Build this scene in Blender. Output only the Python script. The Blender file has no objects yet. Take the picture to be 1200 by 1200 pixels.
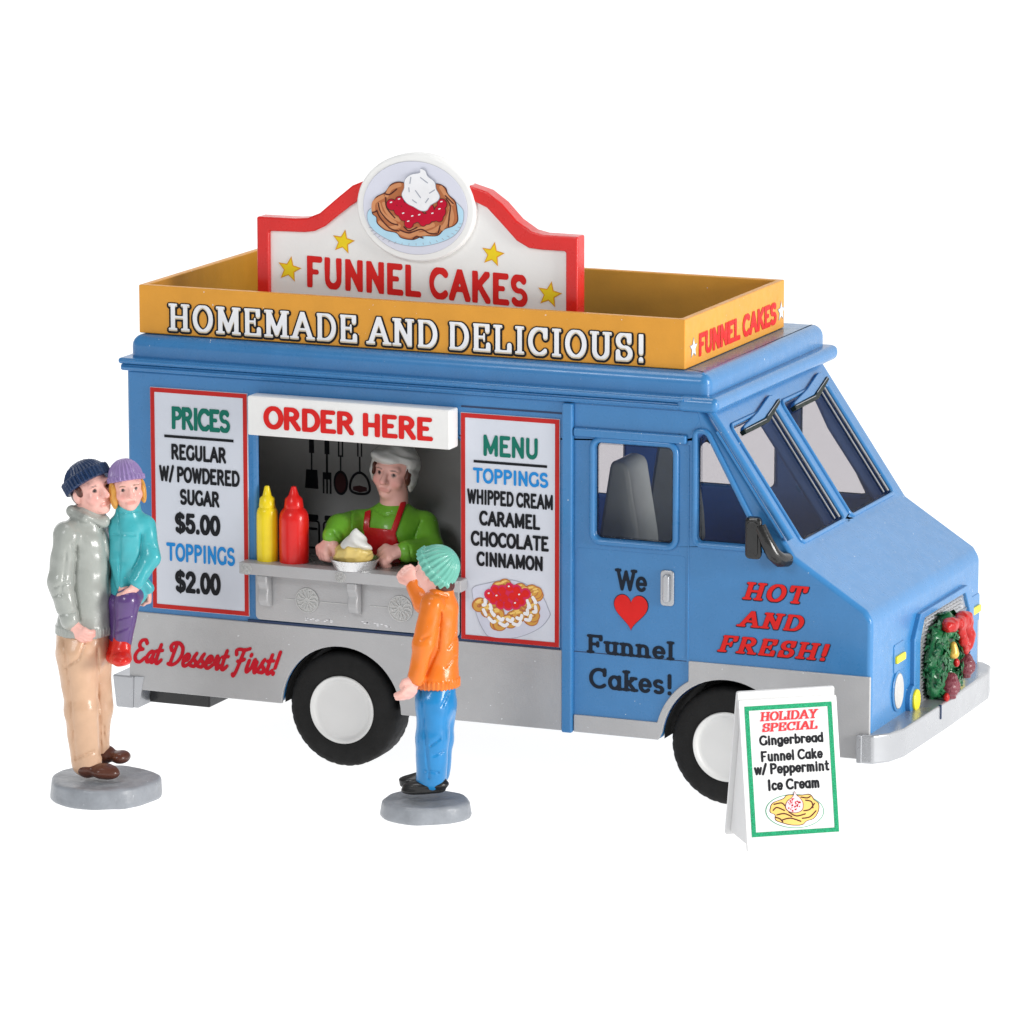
import bpy, bmesh, math, random
import numpy as np
from mathutils import Vector, Matrix
from math import pi, sin, cos, radians
random.seed(7); np.random.seed(7)
sc = bpy.context.scene
col = sc.collection

# ------------------------------------------------------------------ camera
cam_d = bpy.data.cameras.new('camera'); cam = bpy.data.objects.new('camera', cam_d); col.objects.link(cam)
cam_d.sensor_width = 36.0; cam_d.lens = 36*6175.3/1200
cam.location = (14.4568, -28.6456, 7.7507)
cam.rotation_euler = (pi/2-0.19299, 0, 0.39575)
cam_d.clip_start = .5; cam_d.clip_end = 400
sc.camera = cam
YAW = 0.39575
# ------------------------------------------------------------------ light: soft boxes, plus the added glow of the white sweep
world = bpy.data.worlds.new('World'); sc.world = world; world.use_nodes = True
wb = world.node_tree.nodes['Background']
wb.inputs[0].default_value = (.96, .98, 1, 1); wb.inputs[1].default_value = .30
def area(name, loc, target, size, power, color=(1, 1, 1)):
    l = bpy.data.lights.new(name, 'AREA'); l.shape = 'RECTANGLE'; l.size = size[0]; l.size_y = size[1]
    l.energy = power; l.color = color
    o = bpy.data.objects.new(name, l); col.objects.link(o); o.location = loc
    o.rotation_euler = (Vector(target)-Vector(loc)).to_track_quat('-Z', 'Y').to_euler()
    return o
area('softbox_key', (14.2, -1.6, 3.4), (2.6, .6, 1.2), (4.0, 4.0), 1280, (1, .985, .96))
area('softbox_fill', (-1, -13, 10), (2, 0, 1.2), (4, 4), 600, (.97, .985, 1))
area('softbox_top', (0, .6, 13), (2, .9, 1), (7, 4.5), 420)
vs = sc.view_settings
sc.display_settings.display_device = 'sRGB'
vs.view_transform = 'Standard'; vs.look = 'None'; vs.exposure = 0; vs.gamma = 1; vs.use_curve_mapping = False
sc.render.engine = 'CYCLES'
sc.cycles.max_bounces = 8; sc.cycles.transparent_max_bounces = 16

# ------------------------------------------------------------------ materials
MATS = {}
def srgb(r, g, b):
    f = lambda c: (c/255/12.92) if c/255 <= .04045 else ((c/255+.055)/1.055)**2.4
    return (f(r), f(g), f(b))
def paint(name, rgb, rough=.4, metal=0., coat=0., bump=.0, bscale=60., var=.06, vscale=6., attr=None, emit=0., speck=0., spec=.5):
    m = bpy.data.materials.new(name); m.use_nodes = True
    nt = m.node_tree; N = nt.nodes; L = nt.links
    b = N['Principled BSDF']
    b.inputs['Specular IOR Level'].default_value = .12 if name.endswith('print') else spec
    b.inputs['Roughness'].default_value = rough; b.inputs['Metallic'].default_value = metal
    b.inputs['Coat Weight'].default_value = coat; b.inputs['Coat Roughness'].default_value = .12
    tc = N.new('ShaderNodeTexCoord')
    def noise(s, det=3):
        n = N.new('ShaderNodeTexNoise'); n.inputs['Scale'].default_value = s; n.inputs['Detail'].default_value = det
        L.new(tc.outputs['Object'], n.inputs['Vector']); return n
    if attr:
        src = N.new('ShaderNodeAttribute'); src.attribute_name = attr; out = src.outputs['Color']
    else:
        src = N.new('ShaderNodeRGB'); src.outputs[0].default_value = (*rgb, 1); out = src.outputs[0]
    if var:
        n = noise(vscale, 4)
        mr = N.new('ShaderNodeMapRange'); mr.inputs[1].default_value = .3; mr.inputs[2].default_value = .7
        mr.inputs[3].default_value = 1-var; mr.inputs[4].default_value = 1+var
        L.new(n.outputs[0], mr.inputs[0])
        mx = N.new('ShaderNodeVectorMath'); mx.operation = 'SCALE'
        L.new(out, mx.inputs[0]); L.new(mr.outputs[0], mx.inputs['Scale']); out = mx.outputs[0]
        mr2 = N.new('ShaderNodeMapRange'); mr2.inputs[1].default_value = .3; mr2.inputs[2].default_value = .7
        mr2.inputs[3].default_value = max(.02, rough-.07); mr2.inputs[4].default_value = rough+.07
        n2 = noise(vscale*3.1, 4); L.new(n2.outputs[0], mr2.inputs[0]); L.new(mr2.outputs[0], b.inputs['Roughness'])
    if speck:   # dust specks lying on the paint
        n = noise(55, 1)
        mr = N.new('ShaderNodeMapRange'); mr.inputs[1].default_value = .80-.02*speck; mr.inputs[2].default_value = .83
        L.new(n.outputs[0], mr.inputs[0])
        mx = N.new('ShaderNodeMix'); mx.data_type = 'RGBA'; L.new(mr.outputs[0], mx.inputs[0])
        L.new(out, mx.inputs[6]); mx.inputs[7].default_value = (.75, .78, .8, 1); out = mx.outputs[2]
    L.new(out, b.inputs['Base Color'])
    if bump:
        n = noise(bscale, 3); bp = N.new('ShaderNodeBump'); bp.inputs['Strength'].default_value = bump
        bp.inputs['Distance'].default_value = .01
        L.new(n.outputs[0], bp.inputs['Height']); L.new(bp.outputs[0], b.inputs['Normal'])
    if emit:
        b.inputs['Emission Color'].default_value = (*rgb, 1); b.inputs['Emission Strength'].default_value = emit
    MATS[name] = m
    return m
M = {}
M['blue'] = paint('blue_body_paint', (.038, .188, .430), .30, coat=.22, spec=.4, bump=.018, bscale=45, var=.04, speck=.6)
M['blue_dark'] = paint('blue_seam', (.01, .03, .09), .5)
M['cabin'] = paint('cabin_interior_blue', (.11, .26, .60), .5, spec=.2)
M['silver'] = paint('silver_skirt_paint', (.43, .43, .435), .40, metal=.25, bump=.16, bscale=130, var=.05, vscale=3, speck=1.)
M['silver_hi'] = paint('dry_brushed_silver', (.55, .55, .54), .45, metal=.2, bump=.5, bscale=170)
M['chrome'] = paint('satin_chrome', (.42, .43, .45), .30, metal=.55, bump=.04, bscale=30, vscale=2.5)
M['orange'] = paint('orange_board_paint', (.69, .305, .030), .42, spec=.35, bump=.1, bscale=60, var=.05, speck=.4)
M['red'] = paint('red_gloss_paint', (.66, .014, .012), .30, coat=.2, bump=.12, bscale=14, spec=.35)
M['white'] = paint('white_gloss_paint', (.82, .815, .80), .35, bump=.08, bscale=50, var=.02)
M['paper'] = paint('white_printed_paper', (.63, .66, .73), .5, spec=.2, var=.015)
M['card'] = paint('white_card', (.70, .70, .70), .5, var=.015)
M['tyre'] = paint('black_rubber', (.008, .008, .008), .6, bump=.2, bscale=120, var=.2, spec=.22)
M['black'] = paint('black_gloss_plastic', (.012, .012, .012), .22, bump=.1, bscale=40)
M['trim'] = paint('black_green_trim', (.008, .016, .012), .5, spec=.2)
M['rim'] = paint('white_rim_paint', (.66, .66, .65), .38, var=.02)
M['well'] = paint('black_wheel_well', (.006, .006, .006), .9)
M['kitchen'] = paint('dark_grey_wall', (.33, .33, .33), .6, var=.05)
M['ink'] = paint('black_print', (.012, .013, .016), .5)
M['ink_bluish'] = paint('blue_black_print', (.012, .018, .03), .5)
M['ink_red'] = paint('red_print', (.66, .02, .018), .45)
M['ink_crimson'] = paint('crimson_print', (.50, .008, .02), .45)
M['ink_panelred'] = paint('red_border_print', (.50, .025, .022), .45)
M['ink_green'] = paint('teal_green_print', (.010, .16, .115), .45)
M['ink_kelly'] = paint('green_border_print', (.02, .30, .13), .5)
M['ink_cyan'] = paint('sky_blue_print', (.02, .24, .62), .45)
M['ink_white'] = paint('white_print', (.80, .80, .82), .45)
M['ink_cream'] = paint('cream_print', (.62, .52, .38), .45)
M['ink_yellow'] = paint('yellow_print', (.80, .60, .02), .45)
M['ink_amber'] = paint('amber_print', (.72, .34, .02), .45)
M['ink_brown'] = paint('brown_print', (.45, .15, .06), .5)
M['ink_tan'] = paint('tan_print', (.60, .26, .12), .5)
M['ink_dkbrown'] = paint('dark_brown_print', (.09, .025, .02), .5)
M['ink_gold'] = paint('golden_print', (.62, .33, .07), .5)
M['ink_straw'] = paint('straw_print', (.82, .55, .16), .5)
M['ink_cherry'] = paint('cherry_print', (.50, .006, .03), .4)
M['ink_paleblue'] = paint('pale_blue_print', (.45, .68, .82), .5)
M['ink_lavender'] = paint('pale_lavender_print', (.60, .62, .72), .5)
M['ink_greyline'] = paint('grey_print', (.36, .38, .44), .5)
M['ink_pink'] = paint('pink_print', (.85, .45, .5), .5)
M['ink_maroon'] = paint('dark_maroon_print', (.06, .022, .024), .5)
M['seat'] = paint('grey_green_plastic', (.46, .52, .49), .35, coat=.2)
M['dash'] = paint('dark_dashboard', (.02, .025, .03), .4)
M['yellow_lamp'] = paint('yellow_lamp_paint', (.78, .68, .02), .3)
M['grille'] = paint('silver_grille', (.62, .62, .63), .35, metal=.6, bump=.6, bscale=60)
M['base'] = paint('grey_stand_paint', (.30, .32, .35), .38, bump=.5, bscale=24, var=.1, vscale=14, speck=1.)
def resin(name, rgb, **k):
    d = dict(rough=.36, coat=.30, bump=.3, bscale=16, var=.06, vscale=9, speck=.4, spec=.32); d.update(k)
    return paint(name, rgb, **d)
M['skin'] = resin('painted_skin', (1, 1, 1), attr='paint', coat=.3, rough=.42, bump=.12, speck=0)
M['grey_jacket'] = resin('grey_green_jacket', (.37, .39, .36), rough=.33, coat=.5)
M['tan_trousers'] = resin('tan_trousers', (.66, .42, .27))
M['brown_shoe'] = resin('brown_shoe', (.10, .032, .018))
M['navy_knit'] = resin('navy_knit', (.012, .035, .10), speck=1)
M['lilac_knit'] = resin('lilac_knit', (.30, .21, .44), speck=1)
M['turquoise_jacket'] = resin('turquoise_jacket', (.055, .42, .47), rough=.34, coat=.45)
M['purple_trousers'] = resin('purple_trousers', (.10, .045, .19), coat=.8)
M['red_boot'] = resin('red_boot', (.68, .018, .01))
M['ginger_hair'] = resin('ginger_hair', (.68, .33, .06))
M['brown_hair'] = resin('brown_hair', (.09, .028, .018))
M['mint_knit'] = resin('mint_knit', (.15, .46, .37), speck=1)
M['orange_jumper'] = resin('orange_jumper', (.78, .185, .012), rough=.36, coat=.35)
M['blue_jeans'] = resin('blue_jeans', (.01, .22, .53), coat=.45)
M['black_shoe'] = resin('black_shoe', (.010, .010, .010))
M['green_shirt'] = resin('green_shirt', (.17, .46, .035))
M['red_apron'] = resin('red_apron', (.55, .012, .016))
M['white_hat'] = resin('white_hat', (.62, .62, .60))
M['mustard'] = resin('mustard_yellow', (.86, .66, .01), speck=0)
M['ketchup'] = resin('ketchup_red', (.72, .010, .008), speck=0)
M['cream'] = resin('whipped_cream', (.80, .80, .77), speck=0, coat=.2)
M['cake'] = resin('golden_cake', (.66, .50, .16), speck=0, coat=.2)
M['foil'] = paint('foil_plate', (.72, .72, .72), .28, metal=.8, bump=.5, bscale=70)
M['leaf'] = resin('green_leaf_paint', (.006, .11, .035), coat=.5, bump=.6, bscale=60, var=.35, vscale=12)
M['bow'] = resin('red_bow_paint', (.42, .007, .006), coat=.15, bump=.6, bscale=40)
M['cone'] = resin('maroon_cone_paint', (.17, .03, .045), bump=.9, bscale=60)
M['gold'] = resin('gold_bell_paint', (.65, .42, .08), metal=.4)
M['ground'] = paint('white_sweep_added_glow', (.35, .35, .35), .8, var=0, spec=.1, emit=2.75)  # emission added so the sweep stays white and contact shadows wash out
def glass(name, tint=(.90, .92, .92)):
    m = bpy.data.materials.new(name); m.use_nodes = True; nt = m.node_tree; N = nt.nodes; L = nt.links
    N.remove(N['Principled BSDF'])
    tr = N.new('ShaderNodeBsdfTransparent'); tr.inputs[0].default_value = (*tint, 1)
    gl = N.new('ShaderNodeBsdfGlossy'); gl.inputs['Roughness'].default_value = .04
    lw = N.new('ShaderNodeLayerWeight'); lw.inputs[0].default_value = .5
    pw = N.new('ShaderNodeMath'); pw.operation = 'POWER'; pw.inputs[1].default_value = 4; L.new(lw.outputs['Facing'], pw.inputs[0])
    fr = N.new('ShaderNodeMath'); fr.operation = 'MULTIPLY_ADD'; fr.inputs[1].default_value = .10; fr.inputs[2].default_value = .008; L.new(pw.outputs[0], fr.inputs[0])
    mx = N.new('ShaderNodeMixShader'); L.new(fr.outputs[0], mx.inputs[0]); L.new(tr.outputs[0], mx.inputs[1]); L.new(gl.outputs[0], mx.inputs[2])
    L.new(mx.outputs[0], N['Material Output'].inputs[0]); return m
M['glass'] = glass('window_plastic', (.82, .81, .82))
M['clear'] = glass('clear_moulded_plastic', (.80, .81, .83))

# ------------------------------------------------------------------ object helpers
def tag(o, label=None, cat=None, group=None, kind=None):
    if label: o['label'] = label
    if cat: o['category'] = cat
    if group: o['group'] = group
    if kind: o['kind'] = kind
    return o
def empty(name, loc=(0, 0, 0), rz=0.):
    o = bpy.data.objects.new(name, None); col.objects.link(o); o.location = loc; o.rotation_euler = (0, 0, rz)
    o.empty_display_size = .2
    return o
def finish(name, me, mat, parent=None, bevel=0., seg=3, smooth=True, ang=35):
    o = bpy.data.objects.new(name, me); col.objects.link(o)
    if mat is not None and len(me.materials) == 0: me.materials.append(mat)
    if smooth and len(me.polygons):
        me.polygons.foreach_set('use_smooth', [True]*len(me.polygons))
        if bevel <= 0 and ang < 180: me.set_sharp_from_angle(angle=radians(ang))
    if bevel > 0:
        b = o.modifiers.new('bevel', 'BEVEL'); b.width = bevel; b.segments = seg; b.limit_method = 'ANGLE'
        b.angle_limit = radians(32); b.use_clamp_overlap = False; b.harden_normals = True; b.miter_outer = 'MITER_ARC'
    if parent is not None: o.parent = parent
    return o
class MB:
    def __init__(s): s.v = []; s.f = []
    def add(s, v, f):
        n = len(s.v); s.v += [tuple(map(float, p)) for p in v]; s.f += [tuple(i+n for i in q) for q in f]; return s
    def box(s, x0, x1, y0, y1, z0, z1):
        return s.add([(x0,y0,z0),(x1,y0,z0),(x1,y1,z0),(x0,y1,z0),(x0,y0,z1),(x1,y0,z1),(x1,y1,z1),(x0,y1,z1)],
                     [(0,3,2,1),(4,5,6,7),(0,1,5,4),(1,2,6,5),(2,3,7,6),(3,0,4,7)])
    def prism(s, poly, fr, d0, d1):
        """polygon (counter-clockwise) in the plane of frame fr, from depth d0 to d1 along its normal"""
        a = sum(poly[i][0]*poly[(i+1) % len(poly)][1]-poly[(i+1) % len(poly)][0]*poly[i][1] for i in range(len(poly)))
        if a < 0: poly = poly[::-1]
        n = len(poly)
        v = [fr(x, y, d0) for x, y in poly]+[fr(x, y, d1) for x, y in poly]
        return s.add(v, [tuple(range(n-1, -1, -1)), tuple(range(n, 2*n))]+[(i, (i+1) % n, (i+1) % n+n, i+n) for i in range(n)])
    def tube(s, pts, r, closed=False, seg=8, caps=True):
        pts = [Vector(p) for p in pts]; n = len(pts); rr = r if hasattr(r, '__len__') else [r]*n
        rings = []; up = None
        for i, p in enumerate(pts):
            a = pts[(i-1) % n] if (closed or i > 0) else p; b = pts[(i+1) % n] if (closed or i < n-1) else p
            t = (b-a).normalized()
            if up is None:
                up = Vector((0, 0, 1)) if abs(t.z) < .9 else Vector((1, 0, 0))
            u = (up-t*up.dot(t)).normalized(); w = t.cross(u); up = u
            rings.append([p+(u*cos(2*pi*k/seg)+w*sin(2*pi*k/seg))*rr[i] for k in range(seg)])
        v = [q for ring in rings for q in ring]; f = []
        m = n if closed else n-1
        for i in range(m):
            j = (i+1) % n
            for k in range(seg):
                l = (k+1) % seg; f.append((i*seg+k, i*seg+l, j*seg+l, j*seg+k))
        if caps and not closed: f += [tuple(range(seg-1, -1, -1)), tuple((n-1)*seg+k for k in range(seg))]
        return s.add(v, f)
    def lathe(s, prof, fr=None, seg=48):
        """profile (radius, height) turned about the frame's axis"""
        fr = fr or (lambda x, y, z: (x, y, z)); v = []; f = []; n = len(prof)
        for k in range(seg):
            a = 2*pi*k/seg
            for r, h in prof: v.append(fr(r*cos(a), r*sin(a), h))
        for k in range(seg):
            l = (k+1) % seg
            for i in range(n-1): f.append((k*n+i, l*n+i, l*n+i+1, k*n+i+1))
        return s.add(v, f)
    def mesh(s, name):
        me = bpy.data.meshes.new(name); me.from_pydata(s.v, [], s.f); me.update()
        bm = bmesh.new(); bm.from_mesh(me); bmesh.ops.remove_doubles(bm, verts=bm.verts, dist=1e-6)
        bmesh.ops.recalc_face_normals(bm, faces=bm.faces); bm.to_mesh(me); bm.free(); return me
    def build(s, name, mat, parent=None, **k):
        return finish(name, s.mesh(name), mat, parent, **k)
def side(x, y, d): return (x, -d, y)                       # near side of the truck: x along, y up, d outwards
def frontf(X):                                             # the front: x across (world y), y up, d forwards
    return lambda x, y, d: (X+d, x, y)
def slant(o, u, v):                                        # any plane: origin, two axes, depth along u x v
    o, u, v = Vector(o), Vector(u).normalized(), Vector(v).normalized(); n = u.cross(v)
    return lambda x, y, d: tuple(o+u*x+v*y+n*d)
def rrect(x0, x1, y0, y1, r, n=5):
    p = []
    for cx, cy, a in ((x1-r, y1-r, 0), (x0+r, y1-r, 90), (x0+r, y0+r, 180), (x1-r, y0+r, 270)):
        for k in range(n+1):
            t = radians(a+90*k/n); p.append((cx+r*cos(t), cy+r*sin(t)))
    return p
def rounded(poly, r, n=4):
    out = []; m = len(poly)
    for i in range(m):
        p0, p, p1 = Vector(poly[i-1]), Vector(poly[i]), Vector(poly[(i+1) % m])
        a = (p0-p); b = (p1-p); d = min(r, a.length*.45, b.length*.45)
        A = p+a.normalized()*d; B = p+b.normalized()*d
        for k in range(n+1):
            t = k/n; q = A*(1-t)**2+p*2*t*(1-t)+B*t*t; out.append((q.x, q.y))
    return out
def circle(cx, cy, r, n=32, ry=None):
    return [(cx+r*cos(2*pi*k/n), cy+(ry or r)*sin(2*pi*k/n)) for k in range(n)]
def boolean(me, cutters):
    o = bpy.data.objects.new('solid', me); col.objects.link(o)
    for c in cutters:
        cm = c.mesh('cut'); co = bpy.data.objects.new('cut', cm); col.objects.link(co)
        md = o.modifiers.new('b', 'BOOLEAN'); md.operation = 'DIFFERENCE'; md.object = co; md.solver = 'EXACT'
        bpy.context.view_layer.update()
        ev = o.evaluated_get(bpy.context.evaluated_depsgraph_get())
        new = bpy.data.meshes.new_from_object(ev)
        o.modifiers.clear(); o.data = new
        bpy.data.objects.remove(co); bpy.data.meshes.remove(cm)
    me2 = o.data; bpy.data.objects.remove(o)
    bm = bmesh.new(); bm.from_mesh(me2)
    bmesh.ops.remove_doubles(bm, verts=bm.verts, dist=1e-4)
    bmesh.ops.dissolve_limit(bm, angle_limit=radians(1), verts=bm.verts, edges=bm.edges)
    bmesh.ops.triangulate(bm, faces=[f for f in bm.faces if len(f.verts) > 4], ngon_method='BEAUTY')
    bm.to_mesh(me2); bm.free(); me2.materials.clear()
    return me2

# ------------------------------------------------------------------ flat print: regions of a plane cut out by a distance field
def region(f, x0, x1, y0, y1, h):
    """filled mesh (2-D points, faces) of f(X, Y) < 0"""
    nx = max(2, int(math.ceil((x1-x0)/h))+1); ny = max(2, int(math.ceil((y1-y0)/h))+1)
    xs = np.linspace(x0, x1, nx); ys = np.linspace(y0, y1, ny)
    X, Y = np.meshgrid(xs, ys, indexing='ij'); F = f(X, Y)
    F = np.where(np.abs(F) < 1e-7, 1e-7, F)
    S = F < 0; any_ = S[:-1, :-1] | S[1:, :-1] | S[:-1, 1:] | S[1:, 1:]
    V = []; key = {}; faces = []
    def corner(i, j):
        k = (i, j)
        if k not in key: key[k] = len(V); V.append((xs[i], ys[j]))
        return key[k]
    def edge(a, b):
        k = (a, b) if a < b else (b, a)
        if k not in key:
            fa, fb = F[k[0]], F[k[1]]; t = fa/(fa-fb)
            key[k] = len(V)
            V.append((xs[k[0][0]]*(1-t)+xs[k[1][0]]*t, ys[k[0][1]]*(1-t)+ys[k[1][1]]*t))
        return key[k]
    for i, j in np.argwhere(any_):
        c = [(i, j), (i+1, j), (i+1, j+1), (i, j+1)]; ins = [bool(S[q]) for q in c]
        c = [(int(a), int(b)) for a, b in c]
        poly = []
        for k in range(4):
            a, b = c[k], c[(k+1) % 4]
            if ins[k]: poly.append(corner(*a))
            if ins[k] != ins[(k+1) % 4]: poly.append(edge(a, b))
        if len(poly) > 2: faces.append(tuple(poly))
    return V, faces
def smooth_closed(pts, n=6): return spline(list(pts)+[pts[0]], n, True)
def spline(p, n=6, closed=False):
    p = [np.array(q, float) for q in p]; out = []
    if closed: p = p[:-1]
    m = len(p); rng = range(m if closed else m-1)
    for i in rng:
        g = lambda k: p[k % m] if closed else p[min(max(k, 0), m-1)]
        a, b, c, d = g(i-1), g(i), g(i+1), g(i+2)
        for k in range(n):
            t = k/n
            out.append(tuple(.5*((2*b)+(c-a)*t+(2*a-5*b+4*c-d)*t*t+(3*b-a-3*c+d)*t**3)))
    if not closed: out.append(tuple(p[-1]))
    return out
def arc(cx, cy, rx, ry, a0, a1, n=14):
    return [(cx+rx*cos(radians(a0+(a1-a0)*k/n)), cy+ry*sin(radians(a0+(a1-a0)*k/n))) for k in range(n+1)]
def in_poly(X, Y, P):
    """signed distance to a polygon (negative inside)"""
    d = np.full(X.shape, 1e9); ins = np.zeros(X.shape, bool); n = len(P)
    for i in range(n):
        (x0, y0), (x1, y1) = P[i], P[(i+1) % n]; ex, ey = x1-x0, y1-y0
        t = np.clip(((X-x0)*ex+(Y-y0)*ey)/(ex*ex+ey*ey+1e-12), 0, 1)
        d = np.minimum(d, np.hypot(X-x0-t*ex, Y-y0-t*ey))
        c = (y0 > Y) != (y1 > Y)
        ins ^= c & (X < (x1-x0)*(Y-y0)/((y1-y0) if abs(y1-y0) > 1e-12 else 1e-12)+x0)
    return np.where(ins, -d, d)
def seg_d(X, Y, a, b, r0, r1):
    ex, ey = b[0]-a[0], b[1]-a[1]
    t = np.clip(((X-a[0])*ex+(Y-a[1])*ey)/(ex*ex+ey*ey+1e-12), 0, 1)
    return np.hypot(X-a[0]-t*ex, Y-a[1]-t*ey)-(r0+(r1-r0)*t)

# ---- letter skeletons: (width, [(points, serif at start, serif at end)])  cap height 1
def caps():
    g = {}
    g['A'] = (.80, [([(.04,0),(.40,1)],1,0), ([(.40,1),(.76,0)],0,1), ([(.17,.34),(.63,.34)],0,0)])
    g['B'] = (.66, [([(.1,0),(.1,1)],0,0), ([(.0,1)]+arc(.32,.76,.26,.24,90,-90)+[(.1,.52)],0,0), ([(.1,.52)]+arc(.34,.26,.3,.26,90,-90)+[(0,0)],0,0)])
    g['C'] = (.74, [(arc(.42,.5,.38,.5,48,312,22),0,0), ([(.68,1.0),(.68,.70)],0,0)])
    g['D'] = (.76, [([(.1,0),(.1,1)],0,0), ([(0,1)]+arc(.34,.5,.38,.5,90,-90,18)+[(0,0)],0,0)])
    g['E'] = (.66, [([(.1,0),(.1,1)],0,0), ([(0,1),(.58,1),(.58,.80)],0,0), ([(.1,.52),(.44,.52)],0,2), ([(0,0),(.62,0),(.62,.2)],0,0)])
    g['F'] = (.62, [([(.1,0),(.1,1)],1,0), ([(0,1),(.58,1),(.58,.80)],0,0), ([(.1,.50),(.44,.50)],0,2)])
    g['G'] = (.78, [(arc(.42,.5,.38,.5,48,330,22),0,0), ([(.70,.1),(.70,.42)],0,1)])
    g['H'] = (.80, [([(.12,0),(.12,1)],1,1), ([(.68,0),(.68,1)],1,1), ([(.12,.5),(.68,.5)],0,0)])
    g['I'] = (.30, [([(.15,0),(.15,1)],1,1)])
    g['K'] = (.78, [([(.12,0),(.12,1)],1,1), ([(.14,.42),(.66,1)],0,1), ([(.30,.58),(.70,0)],0,1)])
    g['L'] = (.62, [([(.1,0),(.1,1)],0,1), ([(0,0),(.6,0),(.6,.24)],0,0)])
    g['M'] = (.96, [([(.12,0),(.12,1)],1,1), ([(.12,1),(.48,.12)],0,0), ([(.48,.12),(.84,1)],0,0), ([(.84,1),(.84,0)],1,1)])
    g['N'] = (.80, [([(.12,0),(.12,1)],1,1), ([(.12,1),(.68,0)],0,0), ([(.68,0),(.68,1)],0,1)])
    g['O'] = (.80, [(arc(.40,.5,.36,.5,0,360,28),0,0)])
    g['P'] = (.66, [([(.1,0),(.1,1)],1,0), ([(0,1)]+arc(.32,.74,.28,.26,90,-90)+[(.1,.48)],0,0)])
    g['R'] = (.74, [([(.1,0),(.1,1)],1,0), ([(0,1)]+arc(.32,.75,.27,.25,90,-90)+[(.1,.50)],0,0), ([(.34,.5),(.66,0)],0,1)])
    g['S'] = (.64, [(arc(.32,.745,.25,.255,35,270,16)+arc(.32,.25,.27,.25,90,-145,16)[1:],0,0), ([(.54,1),(.54,.74)],0,0), ([(.07,0),(.07,.28)],0,0)])
    g['T'] = (.70, [([(.35,0),(.35,1)],1,0), ([(.02,.78),(.02,1),(.68,1),(.68,.78)],0,0)])
    g['U'] = (.78, [([(.12,1)]+arc(.39,.30,.27,.30,180,360,16)+[(.66,1)],1,1)])
    g['W'] = (1.0, [([(.06,1),(.28,0)],1,0), ([(.28,0),(.5,.92)],0,0), ([(.5,.92),(.72,0)],0,0), ([(.72,0),(.94,1)],0,1)])
    g['Y'] = (.76, [([(.38,0),(.38,.46)],1,0), ([(.38,.46),(.08,1)],0,1), ([(.38,.46),(.68,1)],0,1)])
    g['!'] = (.26, [([(.13,.34),(.13,1)],0,0), ([(.13,.0),(.13,.03)],0,0)])
    g['0'] = (.60, [(arc(.30,.5,.25,.5,0,360,26),0,0)])
    g['5'] = (.60, [([(.52,1),(.14,1),(.10,.52)],0,0), (arc(.29,.31,.25,.31,140,-150,20),0,0)])
    g['2'] = (.60, [(arc(.30,.72,.24,.28,165,-25,14)+[(.06,.0),(.56,.0)],0,0)])
    g['$'] = (.64, g['S'][1][:1]+[([(.32,-.14),(.32,1.14)],0,0)])
    g['.'] = (.22, [([(.11,.0),(.11,.03)],0,0)])
    g['/'] = (.40, [([(.02,-.05),(.38,1.05)],0,0)])
    return g
def lows():
    g = {}; x = .66
    g['a'] = (.56, [(arc(.26,x/2,.22,x/2,20,340,18),0,0), ([(.48,x),(.48,0)],0,1)])
    g['b'] = (.56, [([(.1,0),(.1,1)],0,1), (arc(.31,x/2,.21,x/2,160,-160,18),0,0)])
    g['c'] = (.50, [(arc(.29,x/2,.22,x/2,45,315,18),0,0)])
    g['d'] = (.56, [(arc(.25,x/2,.21,x/2,20,340,18),0,0), ([(.47,0),(.47,1)],0,1)])
    g['e'] = (.52, [([(.06,x*.5),(.47,x*.5)]+arc(.27,x/2,.22,x/2,0,315,20),0,0)])
    g['g'] = (.56, [(arc(.26,x/2,.22,x/2,20,340,18),0,0), ([(.48,x)]+arc(.27,-.10,.21,.18,0,-150,10),0,0)])
    g['i'] = (.24, [([(.12,0),(.12,x)],1,0), ([(.12,.88),(.12,.92)],0,0)])
    g['k'] = (.56, [([(.1,0),(.1,1)],1,1), ([(.11,.26),(.44,x)],0,1), ([(.22,.38),(.48,0)],0,1)])
    g['l'] = (.24, [([(.12,0),(.12,1)],1,1)])
    g['m'] = (.84, [([(.1,0),(.1,x)],1,1), ([(.1,x*.6)]+arc(.25,x*.68,.15,x*.32,170,0,10)+[(.42,0)],0,1), ([(.42,x*.6)]+arc(.57,x*.68,.15,x*.32,170,0,10)+[(.74,0)],0,1)])
    g['n'] = (.58, [([(.1,0),(.1,x)],1,1), ([(.1,x*.55)]+arc(.28,x*.65,.18,x*.35,170,0,12)+[(.47,0)],0,1)])
    g['p'] = (.56, [([(.1,-.3),(.1,x)],1,1), (arc(.31,x/2,.21,x/2,160,-160,18),0,0)])
    g['r'] = (.44, [([(.1,0),(.1,x)],1,1), ([(.1,x*.55)]+arc(.28,x*.68,.17,x*.32,170,40,10),0,0)])
    g['s'] = (.46, [(arc(.23,x*.75,.17,x*.25,40,270,12)+arc(.23,x*.25,.18,x*.25,90,-140,12)[1:],0,0)])
    g['t'] = (.42, [([(.17,.95)]+arc(.30,.14,.13,.14,180,300,8),0,0), ([(.02,x),(.36,x)],0,0)])
    g['u'] = (.58, [([(.1,x)]+arc(.28,.2,.18,.2,180,350,12),1,0), ([(.47,x),(.47,0)],1,1)])
    g['w'] = (.74, [([(.04,x),(.2,0)],0,0), ([(.2,0),(.37,x)],0,0), ([(.37,x),(.54,0)],0,0), ([(.54,0),(.70,x)],0,0)])
    return g
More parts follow.
